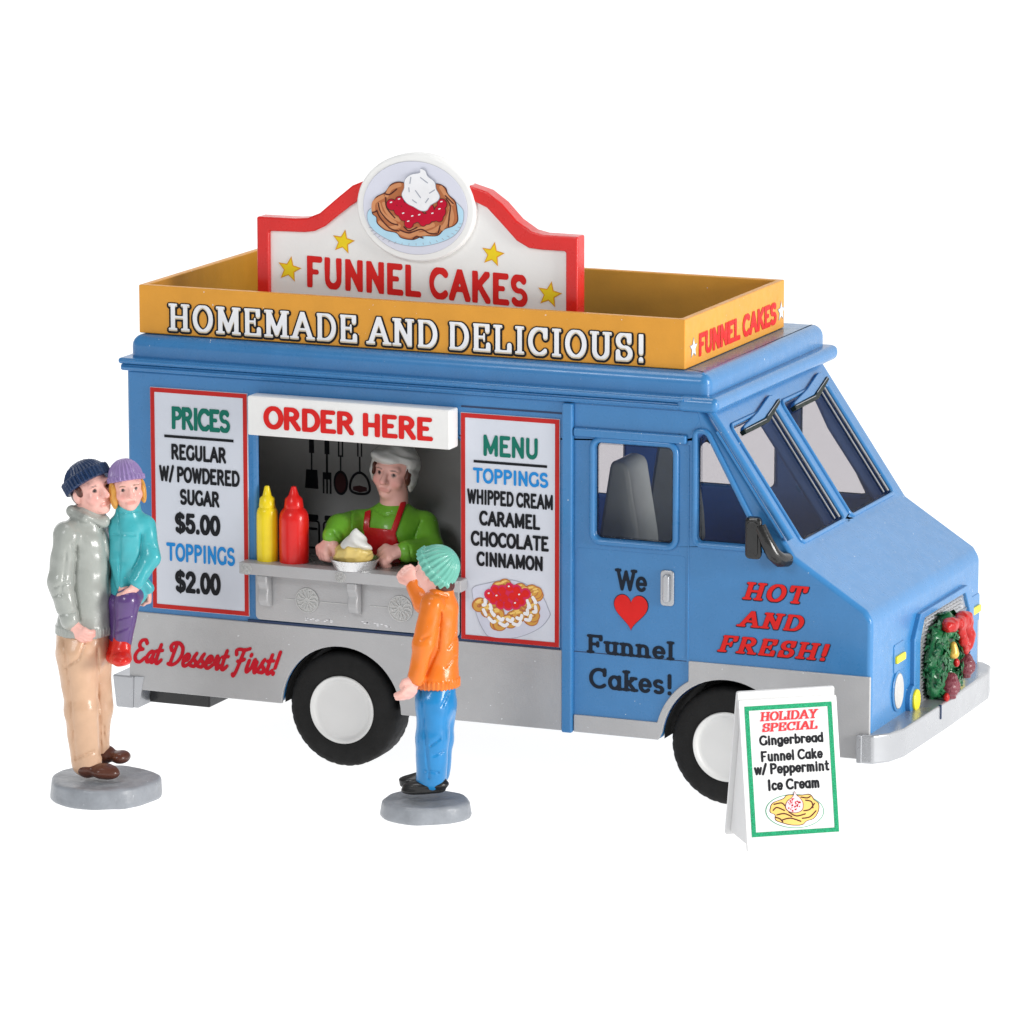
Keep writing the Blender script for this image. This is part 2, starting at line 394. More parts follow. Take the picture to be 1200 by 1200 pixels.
def script():
    """brush script skeletons, to be slanted"""
    g = {}
    S = lambda *p: spline(p, 7)
    g['E'] = (.62, [(S((.56,.86),(.44,1.0),(.24,.96),(.16,.78),(.26,.62),(.40,.58)),0,0), (S((.40,.58),(.16,.50),(.04,.26),(.14,.04),(.36,.0),(.60,.20)),0,0)])
    g['D'] = (.82, [(S((.14,.66),(.06,.82),(.20,.98),(.48,1.0),(.72,.80),(.74,.46),(.56,.14),(.30,.0),(.08,.04)),0,0), (S((.36,.92),(.28,.50),(.20,.06)),0,0)])
    g['F'] = (.66, [(S((.06,.74),(.02,.90),(.16,.98),(.44,.96),(.72,1.04)),0,0), (S((.44,.96),(.34,.50),(.24,.06),(.14,-.22),(.06,-.16)),0,0), (S((.18,.44),(.36,.46),(.54,.54)),0,0)])
    g['a'] = (.48, [(S((.40,.44),(.26,.52),(.08,.30),(.10,.06),(.24,.06),(.38,.34)),0,0), (S((.42,.50),(.36,.18),(.40,.02),(.52,.14)),0,0)])
    g['t'] = (.36, [(S((.22,.84),(.14,.40),(.12,.08),(.22,.0),(.38,.16)),0,0), (S((.02,.56),(.36,.60)),0,0)])
    g['e'] = (.42, [(S((.08,.22),(.28,.30),(.34,.46),(.22,.54),(.08,.36),(.08,.08),(.22,.0),(.44,.16)),0,0)])
    g['s'] = (.40, [(S((-.02,.10),(.12,.32),(.27,.60)),0,0), (S((.27,.60),(.17,.44),(.21,.32),(.33,.20),(.28,.03),(.06,.05)),0,0), (S((.28,.03),(.42,.12)),0,0)])
    g['r'] = (.40, [(S((.06,.20),(.16,.56),(.20,.46),(.30,.46)),0,0), (S((.30,.46),(.24,.12),(.30,.0),(.42,.14)),0,0)])
    g['i'] = (.26, [(S((.14,.50),(.08,.14),(.14,.0),(.28,.14)),0,0), ([(.19,.74),(.20,.78)],0,0)])
    g['!'] = (.30, [([(.24,1.0),(.14,.30)],0,0), ([(.10,.02),(.11,.05)],0,0)])
    return g
CAPS, LOWS, SCRIPT = caps(), lows(), script()
FONTS = {
 # rv / rh: half thickness of upright and level strokes; sl: slab half length; flare: thicker towards the ends
 'slab':   dict(rv=.118, rh=.062, sl=.17, clip=True),
 'showcard': dict(rv=.112, rh=.052, sl=.165, clip=True),
 'slabthin': dict(rv=.066, rh=.052, sl=.13, clip=True),
 'typewriter': dict(rv=.082, rh=.066, sl=.115, clip=False),
 'groovy': dict(rv=.135, rh=.105, sl=0, clip=True, flare=.40, noser=True),
 'sans': dict(rv=.118, rh=.088, sl=0, clip=True, noser=True),
 'casual': dict(rv=.108, rh=.095, sl=0, clip=True, flare=.15, noser=True),
 'round':  dict(rv=.100, rh=.072, sl=0, clip=False, flare=.25, noser=True),
 'brush':  dict(rv=.085, rh=.062, sl=0, clip=False, script=True),
}
def glyph(ch, font):
    fo = FONTS[font]
    g = SCRIPT if fo.get('script') else (CAPS if ch in CAPS else LOWS)
    if ch not in g: return None
    w, strokes = g[ch]
    rv, rh, sl, fl = fo['rv'], fo['rh'], fo['sl'], fo.get('flare', 0)
    low = ch in LOWS and not fo.get('script'); top = .66 if low else 1.
    segs = []
    mp = (lambda p: (p[0], rh+p[1]*(1-2*rh))) if not fo.get('script') else (lambda p: p)
    for pts, s0, s1 in strokes:
        if fo.get('noser'):      # drop the little serif ticks of the sans styles
            if ch == 'C' and len(pts) == 2: continue
            if ch == 'S' and len(pts) == 2: continue
            if ch == '$' and len(pts) == 2: pts = [(.32, -.12), (.32, 1.12)]
            if ch in 'EFL' and len(pts) == 3: pts = [(max(pts[0][0], .1), pts[0][1]), pts[1]]
            if ch == 'T' and len(pts) == 4: pts = pts[1:3]
            if ch in 'DPRB' and pts[0] == (0, 1): pts = [(.1, 1)]+list(pts[1:])
            if ch in 'DB' and pts[-1] == (0, 0): pts = list(pts[:-1])+[(.1, 0)]
        q = [mp(p) for p in pts]; n = len(q)
        for i in range(n-1):
            a, b = q[i], q[i+1]; dx, dy = b[0]-a[0], b[1]-a[1]; l = math.hypot(dx, dy)+1e-9
            r = rh+(rv-rh)*abs(dy)/l
            if len(pts) == 2 and pts[0][1] > .8 and pts[1][1] < .2 and ch in 'NM' : r *= 1.0
            def fr(p):
                k = 1.
                if fl: k += fl*(abs(p[1]-.45)*1.6-.35) if not low else fl*(.3-p[1])*.8
                return r*k
            segs.append((a, b, fr(a), fr(b)))
        if sl:
            for s, p, p2 in ((s0, q[0], q[1]), (s1, q[-1], q[-2])):
                if s == 1: segs.append(((p[0]-sl, p[1]), (p[0]+sl, p[1]), rh*.95, rh*.95))
                if s == 2: segs.append(((p[0], p[1]-.10), (p[0], p[1]+.10), rh, rh))
    return w, segs, fo
def glyph_sdf(segs, fo, grow=0.):
    def f(X, Y):
        d = np.full(X.shape, 9.)
        for a, b, r0, r1 in segs: d = np.minimum(d, seg_d(X, Y, a, b, r0, r1))
        if fo.get('clip') and not fo.get('tall'): d = np.maximum(d, np.maximum(Y-1, -Y))
        return d-grow
    return f
def write(text, font, fr, box, layers, name='lettering', parent=None, spacing=.10, slant_=0., h=.032, track=None, skew=0.):
    """one line of lettering fitted to box (x0, x1, baseline, cap height line) in the plane of fr.
    layers: (material, grow, depth, dy) drawn from the wall outwards"""
    glyphs = []; x = 0.; gi = 0; lo, hi = 9, -9
    for ch in text:
        if ch == ' ': x += .34; continue
        g = glyph(ch, font); w, segs, fo = g
        if ch in '$/': fo = dict(fo, tall=1)
        if ch == '$': segs = segs[:-1]+[(segs[-1][0], segs[-1][1], .05, .05)]
        glyphs.append((x, segs, fo, w)); x += w+spacing
    xs = [(gx+p[0]+slant_*p[1]+s*r) for gx, segs, fo, w in glyphs for a, b, ra, rb in segs for p, r in ((a, ra), (b, rb)) for s in (-1, 1)]
    lo, hi = min(xs), max(xs); x0, x1, z0, z1 = box; first = None
    for li, (mat, grow, depth, dy) in enumerate(layers):
        mb = MB()
        for gx, segs, fo, w in glyphs:
            px = [p[0] for s in segs for p in s[:2]]; py = [p[1] for s in segs for p in s[:2]]; m = .14+grow
            V, F = region(glyph_sdf(segs, fo, grow), min(px)-m, max(px)+m, min(py)-m, max(py)+m, h)
            P = []; depth += 1.2e-5
            for u, v in V:
                X = gx+u+slant_*v; t = (X-lo)/(hi-lo)
                P.append(fr(x0+t*(x1-x0), z0+(v+dy)*(z1-z0)+skew*(t-.5), depth))
            mb.add(P, F)
        o = finish(name, mb_fast(mb, name), mat, parent if first is None or True else first, smooth=False)
        first = first or o
    return first
def mb_fast(mb, name):
    me = bpy.data.meshes.new(name); me.from_pydata(mb.v, [], mb.f); me.update(); return me
def sans(text, fr, box, mat, parent, weight=.014, name='lettering'):
    return write(text, 'sans', fr, box, [(mat, weight, .003, 0)], name, parent, spacing=.13)
def shape2d(f, bx, h, fr, depth, mat, parent, name):
    V, F = region(f, *bx, h); mb = MB(); mb.add([fr(u, v, depth) for u, v in V], F)
    return finish(name, mb_fast(mb, name), mat, parent, smooth=False)
def star_poly(cx, cy, r, rot=90, k=.45, n=5):
    return [(cx+(r if i % 2 == 0 else r*k)*cos(radians(rot+180/n*i)), cy+(r if i % 2 == 0 else r*k)*sin(radians(rot+180/n*i))) for i in range(2*n)]
def flat(poly, fr, depth, mat, parent, name):
    """a thin printed patch bounded by a polygon"""
    return MB().prism(poly, fr, depth-.0015, depth).build(name, mat, parent, smooth=False)
def bar(fr, x0, x1, z0, z1, depth, mat, parent, name): return flat([(x0,z0),(x1,z0),(x1,z1),(x0,z1)], fr, depth, mat, parent, name)

# ================================================================== THE SETTING: white sweep rising behind, with an added glow
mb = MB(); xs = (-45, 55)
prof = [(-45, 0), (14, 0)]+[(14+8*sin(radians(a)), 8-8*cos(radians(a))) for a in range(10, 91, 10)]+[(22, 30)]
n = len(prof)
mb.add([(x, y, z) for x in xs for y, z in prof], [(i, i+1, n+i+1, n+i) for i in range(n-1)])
tag(mb.build('ground', M['ground'], ang=180), 'white seamless sweep with added glow rising behind the truck', None, kind='structure')

# ================================================================== THE TRUCK
truck = tag(empty('food_truck'), 'blue and silver funnel cake food truck with orange roof box and red-edged roof sign', 'food truck')
W = 2.08                                  # width of the body
XF = 4.774                                # front face
C1, C2, R1, R2 = 1.358, 3.872, .40, .412  # wheel centres and arch radii
# ---- body shell: a solid profile with rooms, windows and arches cut out
prof = [(-.09, .37), (XF, .37), (XF, 1.20), (4.735, 1.262), (4.285, 1.55), (3.70, 2.40), (-.09, 2.40)]
ident = lambda x, y, d: (x, d, y)
body = MB().prism(prof, ident, 0, W).mesh('body')
cut = []
cut.append(MB().prism(rrect(.80, 2.147, .90, 2.10, .03), ident, -.2, .3))                       # serving window
cut.append(MB().box(.30, 2.45, .055, .78, .47, 2.26))                                          # kitchen
cut.append(MB().prism([(2.92, .55), (4.62, .55), (4.62, 1.12), (4.17, 1.46), (3.60, 2.27), (2.92, 2.27)], ident, .055, W-.05))   # cab
cut.append(MB().box(1.5, 2.95, .84, W-.05, 1.2, 2.26)); cut.append(MB().box(2.52, 2.95, .055, .9, 1.2, 2.26))
cut.append(MB().prism(rrect(3.033, 3.52, 1.57, 2.147, .035), ident, -.2, .3))                   # door window
cut.append(MB().prism(rounded([(3.683, 1.60), (4.085, 1.60), (3.725, 2.235), (3.683, 2.235)], .02, 3), ident, -.2, .3))
cut.append(MB().prism(rrect(2.80, 3.42, 1.54, 2.15, .04), ident, W-.3, W+.2))                   # far side windows
cut.append(MB().prism([(3.60, 1.545), (4.03, 1.545), (3.72, 2.15), (3.60, 2.15)], ident, W-.3, W+.2))
cut.append(MB().prism(rrect(1.62, 2.40, 1.42, 2.15, .03), ident, W-.3, W+.2))
ws = slant((4.285, 0, 1.55), (0, 1, 0), (-.585, 0, .85))                                        # windscreen plane
for a, b in ((.235, .985), (1.125, 1.905)):
    cut.append(MB().prism(rrect(a, b, .06, .855, .03), ws, -.22, .2))
for c, r in ((C1, R1), (C2, R2)):
    for y0, y1 in ((-.2, .5), (W-.5, W+.2)):
        cut.append(MB().prism(circle(c, .36, r, 56), ident, y0, y1))
body = boolean(body, cut)
body.materials.append(M['blue']); body.materials.append(M['cabin']); body.materials.append(M['kitchen'])
for p in body.polygons:                   # the rooms inside have their own paint
    c = p.center
    if .053 < c.y < W-.047 and .45 < c.z < 2.3 and not (c.x > 4.64) and abs((c.x-4.285)*.85+(c.z-1.55)*.585) > .03 and not (c.x > 4.27 and abs((c.z-1.55)+(c.x-4.285)*.64) < .04):
        p.material_index = 1 if (2.48 < c.x or c.y > .80) else 2
bo = finish('body', body, None, truck, bevel=.032, seg=3)
bo.modifiers['bevel'].harden_normals = False
wn = bo.modifiers.new('weighted', 'WEIGHTED_NORMAL'); wn.mode = 'FACE_AREA'; wn.weight = 100; wn.keep_sharp = True
B = lambda mb, name, mat, bev=.008, seg=2, parent=None, **k: mb.build(name, mat, parent or truck, bevel=bev, seg=seg, **k)

# ---- roof cap with its mouldings
rc = MB().prism(rrect(-.075, 3.74, .02, W-.0, .06), lambda x, y, d: (x, y, d), 2.352, 2.60)
roof = B(rc, 'roof_cap', M['blue'], .072, 5)
for nm, x0, x1, y0, y1, z0, z1, bv in (('roof_moulding', -.125, 3.66, -.042, W+.04, 2.425, 2.462, .016), ('roof_moulding', -.115, 3.66, -.030, W+.03, 2.382, 2.424, .014),
                                       ('roof_moulding', 3.55, 3.815, -.047, W+.05, 2.374, 2.468, .040)):
    B(MB().box(x0, x1, y0, y1, z0, z1), nm, M['blue'], bv, 3, roof)

for z, yy in ((2.446, -.046), (2.404, -.034)):
    bead_pts = [(-.10, yy, z), (3.60, yy, z)]
    MB().tube(bead_pts, .0085, False, 8).build('moulding_bead', M['blue'], roof, ang=70)
# ---- silver skirts, with the wheel arches cut round
def archpts(c, r, z0, right_to_left=False, n=28):
    a = math.asin((z0-.36)/r); t0, t1 = pi-a, a
    return [(c+r*cos(t0+(t1-t0)*k/n), .36+r*sin(t0+(t1-t0)*k/n)) for k in range(n+1)]
def skirt(poly, y0=-.012, y1=.01, name='skirt_panel'):
    V = MB().prism(poly, side, -y1, -y0); return B(V, name, M['silver'], .006, 2)
zb = .368
for fl in (0, 1):
    o0, o1 = ((-.012, .012) if not fl else (W-.012, W+.012))
    skirt([(-.088, zb)]+archpts(C1, R1, zb)+[(2.818, zb), (2.818, .864), (-.088, .866)], o0, o1)
    ro = .455; a0 = math.acos((3.628-C2)/ro)
    pts = [(2.894, zb)]+[(3.44, zb)]+archpts(C2, R2, zb)[1:]+[(4.771, zb), (4.771, .868), (3.630, .868), (3.630, .36+ro*sin(a0))]
    aa = math.pi-math.asin((.475-.36)/ro)
    pts += [(C2+ro*cos(a0+(aa-a0)*k/10), .36+ro*sin(a0+(aa-a0)*k/10)) for k in range(1, 11)]+[(2.894, .475)]
    skirt(pts, o0, o1)
for c, r in ((C1, .392), (C2, .404)):      # black wells
    for y0, y1 in ((.02, .49), (W-.49, W-.02)):
        a = archpts(c, r, .372); m = MB(); n = len(a)
        m.add([(x, y0, z) for x, z in a]+[(x, y1, z) for x, z in a], [(i, i+1, n+i+1, n+i) for i in range(n-1)])
        yb = y1-.002 if y0 < 1 else y0+.002
        m.add([(x, yb, z) for x, z in a], [tuple(range(n))]); m.build('wheel_well', M['well'], truck)

# ---- pillar, drip rail, seams
B(MB().box(2.822, 2.890, -.034, .012, .362, 2.376), 'door_pillar', M['blue'], .012, 3)
B(MB().box(2.893, 3.612, -.030, .012, 2.178, 2.232), 'drip_rail', M['blue'], .014, 3)
MB().prism([(2.895, 2.236), (3.628, 2.236), (3.690, 2.325), (3.672, 2.372), (2.895, 2.372)], side, -.003, .0022).build('header_panel', M['blue'], truck, bevel=.001, seg=1)
B(MB().box(2.893, 3.615, -.0012, .002, .861, .866), 'door_seam', M['blue_dark'], 0)
B(MB().box(3.617, 3.627, -.005, .004, .875, 2.17), 'door_edge', M['blue'], .004, 2)
B(MB().box(2.16, 2.820, -.004, .003, 2.302, 2.312), 'panel_seam', M['blue_dark'], 0)
B(MB().box(.73, 2.80, -.010, .003, .866, .880), 'sill_seam', M['blue_dark'], 0)
def bead(pts, r, name, mat='blue', closed=True, parent=None, seg=10, **k):
    return MB().tube(pts, r, closed, seg).build(name, M[mat], parent or truck, ang=70, **k)
# door and its window
door = MB().prism(rrect(2.905, 3.605, .878, 1.50, .02), side, -.004, .0015).build('door', M['blue'], truck, bevel=.0008, seg=1)
bead([(x, -.004, z) for x, z in rrect(3.010, 3.543, 1.546, 2.168, .055)], .020, 'window_frame', parent=door)
flat_glass = lambda poly, fr, d, nm, par: MB().prism(poly, fr, d-.008, d).build(nm, M['glass'], par)
flat_glass(rrect(3.02, 3.53, 1.558, 2.158, .03), side, -.018, 'window_pane', door)
bead([(x, .016, z) for x, z in rrect(3.038, 3.516, 1.575, 2.142, .03)], .007, 'window_bead', 'clear', parent=door)
# handle
hp = MB().prism(rrect(3.450, 3.536, 1.192, 1.408, .022), side, 0, .016); h_ = B(hp, 'door_handle', M['chrome'], .006, 2, door)
B(MB().prism(rrect(3.472, 3.514, 1.215, 1.385, .018), side, .014, .042), 'handle_grip', M['chrome'], .010, 3, door)
# quarter window, windscreens
q = rounded([(3.662, 1.577), (4.115, 1.577), (3.738, 2.262), (3.662, 2.262)], .05, 5)
qf = bead([(x, -.003, z) for x, z in q], .018, 'quarter_window_frame')
flat_glass([(3.675, 1.59), (4.10, 1.59), (3.73, 2.245), (3.675, 2.245)], side, -.020, 'window_pane', qf)
bead([(3.692, .012, 1.61), (3.692, .012, 2.225)], .011, 'window_bead', 'clear', False, parent=qf)
bead([(4.215, -.006, 1.66), (3.80, -.006, 2.265)], .010, 'pillar_crease', closed=False)
bead([(4.262, .006, 1.652), (3.755, .006, 2.385)], .022, 'windscreen_pillar', closed=False)
for fl, nm in ((rrect(2.79, 3.43, 1.53, 2.16, .02), 'far_pane'), ([(3.59, 1.535), (4.05, 1.535), (3.73, 2.16), (3.59, 2.16)], 'far_pane'), (rrect(1.61, 2.41, 1.41, 2.16, .02), 'far_pane')):
    flat_glass(fl, side, -(W-.02), 'window_pane', truck)
for i, (a, b) in enumerate(((.235, .985), (1.125, 1.905))):
    wf = bead([ws(x, y, -.002) for x, y in rrect(a-.010, b+.010, .050, .865, .04)], .014, 'windscreen_frame')
    MB().prism(rrect(a-.01, b+.01, .05, .865, .02), ws, -.030, -.020).build('windscreen', M['glass'], wf)
    bead([ws(b-.022, .08, -.012), ws(b-.022, .845, -.012)], .010, 'windscreen_bead', 'chrome', False, parent=wf)
    bead([ws(b-.055, .08, -.020), ws(b-.055, .845, -.020)], .022, 'windscreen_bead', 'clear', False, parent=wf)
    bead([ws(b-.088, .085, -.014), ws(b-.088, .84, -.014)], .006, 'windscreen_bead', 'chrome', False, parent=wf)
    bead([ws(a+.02, .07, -.014), ws(b-.02, .07, -.014)], .008, 'windscreen_bead', 'clear', False, parent=wf)
    # peaked visor: a blue wedge with a black edge
    w = b-a; y0 = a+.08; ym = y0+.385; y1 = y0+.70
    poly = [(y0, .804), (ym, .812), (y1, .872), (y1-.01, .925), (y1-.06, .932), (ym-.05, .868), (y0+.04, .826)]
    vz = B(MB().prism(poly, ws, -.01, .026), 'visor', M['blue'], .010, 2)
    e = .020
    B(MB().prism([(y0-.02, .778), (ym+.01, .782), (y1+.015, .862), (y1+.01, .886), (ym-.005, .812), (y0-.02, .806)], ws, .0, .036), 'visor_edge', M['trim'], .004, 2, vz)
    bead([ws(y0+.0, .80, .037), ws(ym-.02, .803, .037)], .0022, 'visor_trim', 'chrome', False, parent=vz)
    bead([ws(ym+.03, .818, .037), ws(y1, .876, .037)], .0022, 'visor_trim', 'chrome', False, parent=vz)
# ---- inside the cab
def seat(x, y):
    pr = rounded([(x-.15, 1.30), (x+.15, 1.30), (x+.135, 1.50), (x+.055, 1.97), (x-.055, 1.99), (x-.125, 1.55)], .05)
    o = B(MB().prism(pr, ident, y-.17, y+.17), 'seat', M['seat'], .03, 3)
    B(MB().box(x-.10, x+.36, y-.18, y+.18, .98, 1.12), 'seat_cushion', M['seat'], .04, 3, o)
seat(3.06, .46); seat(3.06, 1.25)
B(MB().prism([(4.0, 1.10), (4.35, 1.10), (4.35, 1.34), (4.20, 1.44), (4.02, 1.44)], ident, .06, W-.06), 'dashboard', M['dash'], .03, 3)
st = MB(); fr = slant((3.97, .62, 1.52), (0, 1, 0), (-.5, 0, .85))
st.tube([fr(.17*cos(t*pi/16), .17*sin(t*pi/16), 0) for t in range(32)], .018, True); st.tube([fr(-.17, 0, 0), fr(.17, 0, 0)], .014); st.tube([fr(0, 0, 0), (4.10, .62, 1.50)], .02)
st.build('steering_wheel', M['black'], truck, ang=70)
for ya, yb, zt in ((.30, .42, 1.52), (.80, .98, 1.50)): B(MB().box(4.04, 4.16, ya, yb, 1.40, zt), 'dashboard_dial', M['dash'], .02, 2)

# ---- front: surround, grille, lamps, bumper
F = frontf(XF)
def mir(p): return p
surround = [(.73, .44), (.72, .95), (.83, 1.085), (1.75, 1.085), (1.88, .95), (1.88, .44)]
inner = [(.83, .40), (.83, .92), (.91, 1.045), (1.70, 1.045), (1.79, .92), (1.79, .40)]
ring = surround+inner[::-1]
sur = MB(); n = 6
v = [F(y, z, d) for d in (-.01, .030) for y, z in surround]+[F(y, z, d) for d in (-.01, .030) for y, z in inner]
f = []
for i in range(n-1):
    f += [(i, i+1, n+i+1, n+i), (2*n+i+1, 2*n+i, 3*n+i, 3*n+i+1), (n+i, n+i+1, 3*n+i+1, 3*n+i)]
f += [(0, n, 3*n, 2*n), (n-1, 3*n-1, 4*n-1, 2*n-1)]
sur.add(v, f); su = B(sur, 'grille_surround', M['blue'], .008, 2)
gr = MB().prism([(.83, .44), (.83, .92), (.91, 1.045), (1.70, 1.045), (1.79, .92), (1.79, .44)], F, -.004, .006).build('grille', M['grille'], truck)
gl = MB()
for k in range(26):
    z = .46+k*.0225
    for s in (0, 1):
        gl.tube([F(.835+.03*j+(.015 if k % 2 else 0), z, .008+(.006 if (j+k) % 2 else 0)) for j in range(32) if .835+.03*j+.015 < 1.78 and (z < .95 or .95 < .835+.03*j < 1.68)], .007, False, 4) if s == 0 else None
gl.build('grille_bars', M['chrome'], gr)
def disc(y, z, r, d0, d1, name, mat, parent=None, ry=None):
    return B(MB().prism(circle(y, z, r, 32, ry), F, d0, d1), name, M[mat], .008, 2, parent)
for y in (.475, W-.34):
    rim = disc(y, .685, .098, -.01, .012, 'headlight', 'blue', ry=.125)
    disc(y, .685, .082, .008, .020, 'headlight_lens', 'silver_hi', rim, .108)
for y in (.715, W-.50):
    rim = disc(y, .578, .082, -.01, .034, 'fog_lamp', 'blue', ry=.092)
    disc(y+.01, .578, .058, .030, .052, 'fog_lamp_lens', 'yellow_lamp', rim, .068)
for y in (.50, W-.11):
    mk = B(MB().prism(rrect(y-.095, y+.095, .800, .975, .02), F, -.01, .006), 'marker_plate', M['blue'], .005, 2)
    B(MB().prism(rrect(y-.080, y+.085, .858, .905, .012), F, .0, .022), 'marker_lamp', M['yellow_lamp'], .008, 2, mk)
plan = lambda x, y, d: (x, y, d)
pl = [(4.72, -.040), (4.80, -.030), (4.875, .06), (4.915, .22), (4.925, 1.04), (4.915, 1.85), (4.87, 2.03), (4.80, 2.11), (4.72, 2.12)]
bump = B(MB().prism(pl, plan, .350, .525), 'front_bumper', M['chrome'], .014, 3)
B(MB().box(4.700, 4.735, -.046, .02, .352, .522), 'bumper_end', M['chrome'], .008, 2, bump)
B(MB().box(4.912, 4.930, .858, .872, .44, .528), 'bumper_notch', M['blue_dark'], .002, 1, bump)
# ---- back bumper and chassis
rb = MB().add([(-.20,-.03,.455),(-.05,-.03,.455),(-.05,2.11,.455),(-.20,2.11,.455),(-.185,-.015,.245),(-.065,-.015,.245),(-.065,2.10,.245),(-.185,2.10,.245)],
              [(0,1,2,3),(7,6,5,4),(0,4,5,1),(1,5,6,2),(2,6,7,3),(3,7,4,0)])
rbo = B(rb, 'rear_bumper', M['chrome'], .012, 3)
B(MB().add([(-.0505,-.0285,.4555),(.015,-.020,.4555),(.015,.3,.4555),(-.0505,.3,.4555),(-.066,-.0125,.25),(-.03,-.012,.25),(-.03,.3,.25),(-.066,.3,.25)],
           [(0,1,2,3),(7,6,5,4),(0,4,5,1),(1,5,6,2),(2,6,7,3),(3,7,4,0)]), 'bumper_bracket', M['chrome'], .006, 2, rbo)
B(MB().box(-.02, .40, .12, 1.9, .262, .369), 'rear_crossmember', M['black'], .01, 2)
B(MB().box(.4, 4.5, .62, 1.46, .345, .369), 'chassis', M['well'], .01, 1)
# ---- wheels
tp = [(.205, .006), (.215, .0), (.262, -.004), (.318, .0), (.345, .012), (.36, .040), (.362, .13), (.36, .22), (.345, .255), (.31, .27), (.20, .27), (.17, .2)]
tm = MB(); n = len(tp); seg = 128
for k in range(seg):
    a = 2*pi*k/seg; gro = .0035 if k % 4 < 1 else 0
    for i, (r, h) in enumerate(tp):
        rr = r-(gro if i in (4, 5, 7, 8) else 0); tm.v.append((rr*cos(a), h, rr*sin(a)))
for k in range(seg):
    l = (k+1) % seg
    for i in range(n-1): tm.f.append((k*n+i, l*n+i, l*n+i+1, k*n+i+1))
rp = [(0, .012), (.165, .012), (.180, .010), (.186, .002), (.196, -.010), (.208, -.012), (.2125, -.004), (.212, .03), (.20, .06)]
for i, (x, y, fl) in enumerate(((C1, .0, 1), (C2, .0, 1), (C1, W, -1), (C2, W, -1))):
    if i == 0:
        tyre = tm.build('wheel', M['tyre'], truck, ang=50)
        rim = MB().lathe(rp, lambda a, b, h: (a, h, b), 64).build('rim', M['rim'], tyre, ang=60)
        w0, r0 = tyre, rim
    else:
        tyre = w0.copy(); col.objects.link(tyre); tyre.parent = truck
        rim = r0.copy(); col.objects.link(rim); rim.parent = tyre
    tyre.location = (x, y, .362)
    if fl < 0: tyre.rotation_euler = (0, 0, pi)
# ---- mirror
mr_ = B(MB().prism(rrect(-.052, .052, -.125, .125, .03), lambda x, y, d: (4.078+x+.25*d, -.125-d, 1.673+y), -.035, .035), 'mirror', M['black'], .018, 3)
B(MB().prism(rrect(-.034, .034, -.10, .10, .02), lambda x, y, d: (4.072+x+.25*d, -.125-d, 1.673+y), .034, .042), 'mirror_back', M['black'], .004, 2, mr_)
bead([(4.120, -.135, 1.745), (4.165, -.14, 1.66), (4.20, -.125, 1.585), (4.225, -.08, 1.545), (4.235, .01, 1.53)], [.036, .040, .044, .046, .046], 'mirror_arm', 'black', False, parent=mr_, seg=12)

# ---- roof box
x0, x1, y0, y1, z0, z1, t = -.045, 3.555, .10, 1.83, 2.602, 2.902, .045
rbx = MB(); v = []
for z in (z0, z1):
    v += [(x0,y0,z),(x1,y0,z),(x1,y1,z),(x0,y1,z)]
for z in (z0, z1):
    v += [(x0+t,y0+t,z),(x1-t,y0+t,z),(x1-t,y1-t,z),(x0+t,y1-t,z)]
f = []
for i in range(4):
    j = (i+1) % 4
    f += [(i,j,j+4,i+4), (8+j,8+i,12+i,12+j), (4+i,4+j,12+j,12+i), (j,i,8+i,8+j)]
rbx.add(v, f); box = B(rbx, 'roof_box', M['orange'], .007, 2)
sb = lambda x, y, d: (x, .10-d, y)
write('HOMEMADE AND DELICIOUS!', 'showcard', sb, (.158, 3.295, 2.628, 2.797),
      [(M['ink'], .070, .003, -.02), (M['ink_cream'], -.012, .0045, -.02), (M['ink_white'], -.016, .006, .03)], parent=box, spacing=.27)
fb = frontf(x1)
write('FUNNEL CAKES', 'groovy', fb, (.325, 1.685, 2.645, 2.785), [(M['ink_red'], .0, .003, 0)], parent=box, spacing=.10)
for y in (.235, 1.765):
    o = flat(star_poly(y, 2.712, .066), fb, .003, M['ink_greyline'], box, 'star'); flat(star_poly(y, 2.712, .053), fb, .0045, M['ink_white'], o, 'star_face')
# ---- roof sign
YS = .35
sg = lambda x, y, d: (x, YS-d, y)
lo = [(.643, 2.606), (.643, 3.329), (.90, 3.330), (.985, 3.338), (1.067, 3.372), (1.188, 3.473), (1.288, 3.553), (1.40, 3.60)]
li = [(1.40, 3.50), (1.33, 3.465), (1.27, 3.425), (1.20, 3.372), (1.10, 3.292), (1.03, 3.258), (.966, 3.248), (.724, 3.243), (.724, 2.606)]
ro_ = [(2.768, 2.606), (2.768, 3.318), (2.545, 3.319), (2.468, 3.335), (2.371, 3.395), (2.274, 3.493), (2.176, 3.560), (2.03, 3.60)]
ri = [(2.03, 3.51), (2.097, 3.495), (2.176, 3.462), (2.274, 3.368), (2.371, 3.272), (2.45, 3.232), (2.53, 3.226), (2.690, 3.226), (2.690, 2.606)]
board = lo[:-1]+[(1.45, 3.60), (1.98, 3.60)]+ro_[:-1][::-1]
ins = [(x, y) for x, y in board]
sign = MB().prism([(.66, 2.606), (.66, 3.31), (.98, 3.32), (1.06, 3.35), (1.30, 3.54), (1.45, 3.58), (1.98, 3.58), (2.16, 3.54), (2.36, 3.38), (2.46, 3.318), (2.75, 3.30), (2.75, 2.606)], sg, -.10, -.03).build('roof_sign', M['white'], truck, bevel=.004)
B(MB().prism(lo+li, sg, -.12, 0), 'sign_frame', M['red'], .012, 3, sign)
B(MB().prism(ro_+ri, sg, -.12, 0), 'sign_frame', M['red'], .012, 3, sign)
med = B(MB().prism(circle(1.714, 3.440, .392, 64, .330), sg, -.10, .012), 'sign_medallion', M['white'], .016, 3, sign)
mpic = B(MB().prism(circle(1.714, 3.440, .345, 64, .285), sg, .011, .018), 'medallion_picture', paint('medallion_paper', (.66, .67, .76), .5, spec=.2, var=.01), .004, 2, sign)
sgi = lambda x, y, d: (x, YS+.03-d, y)
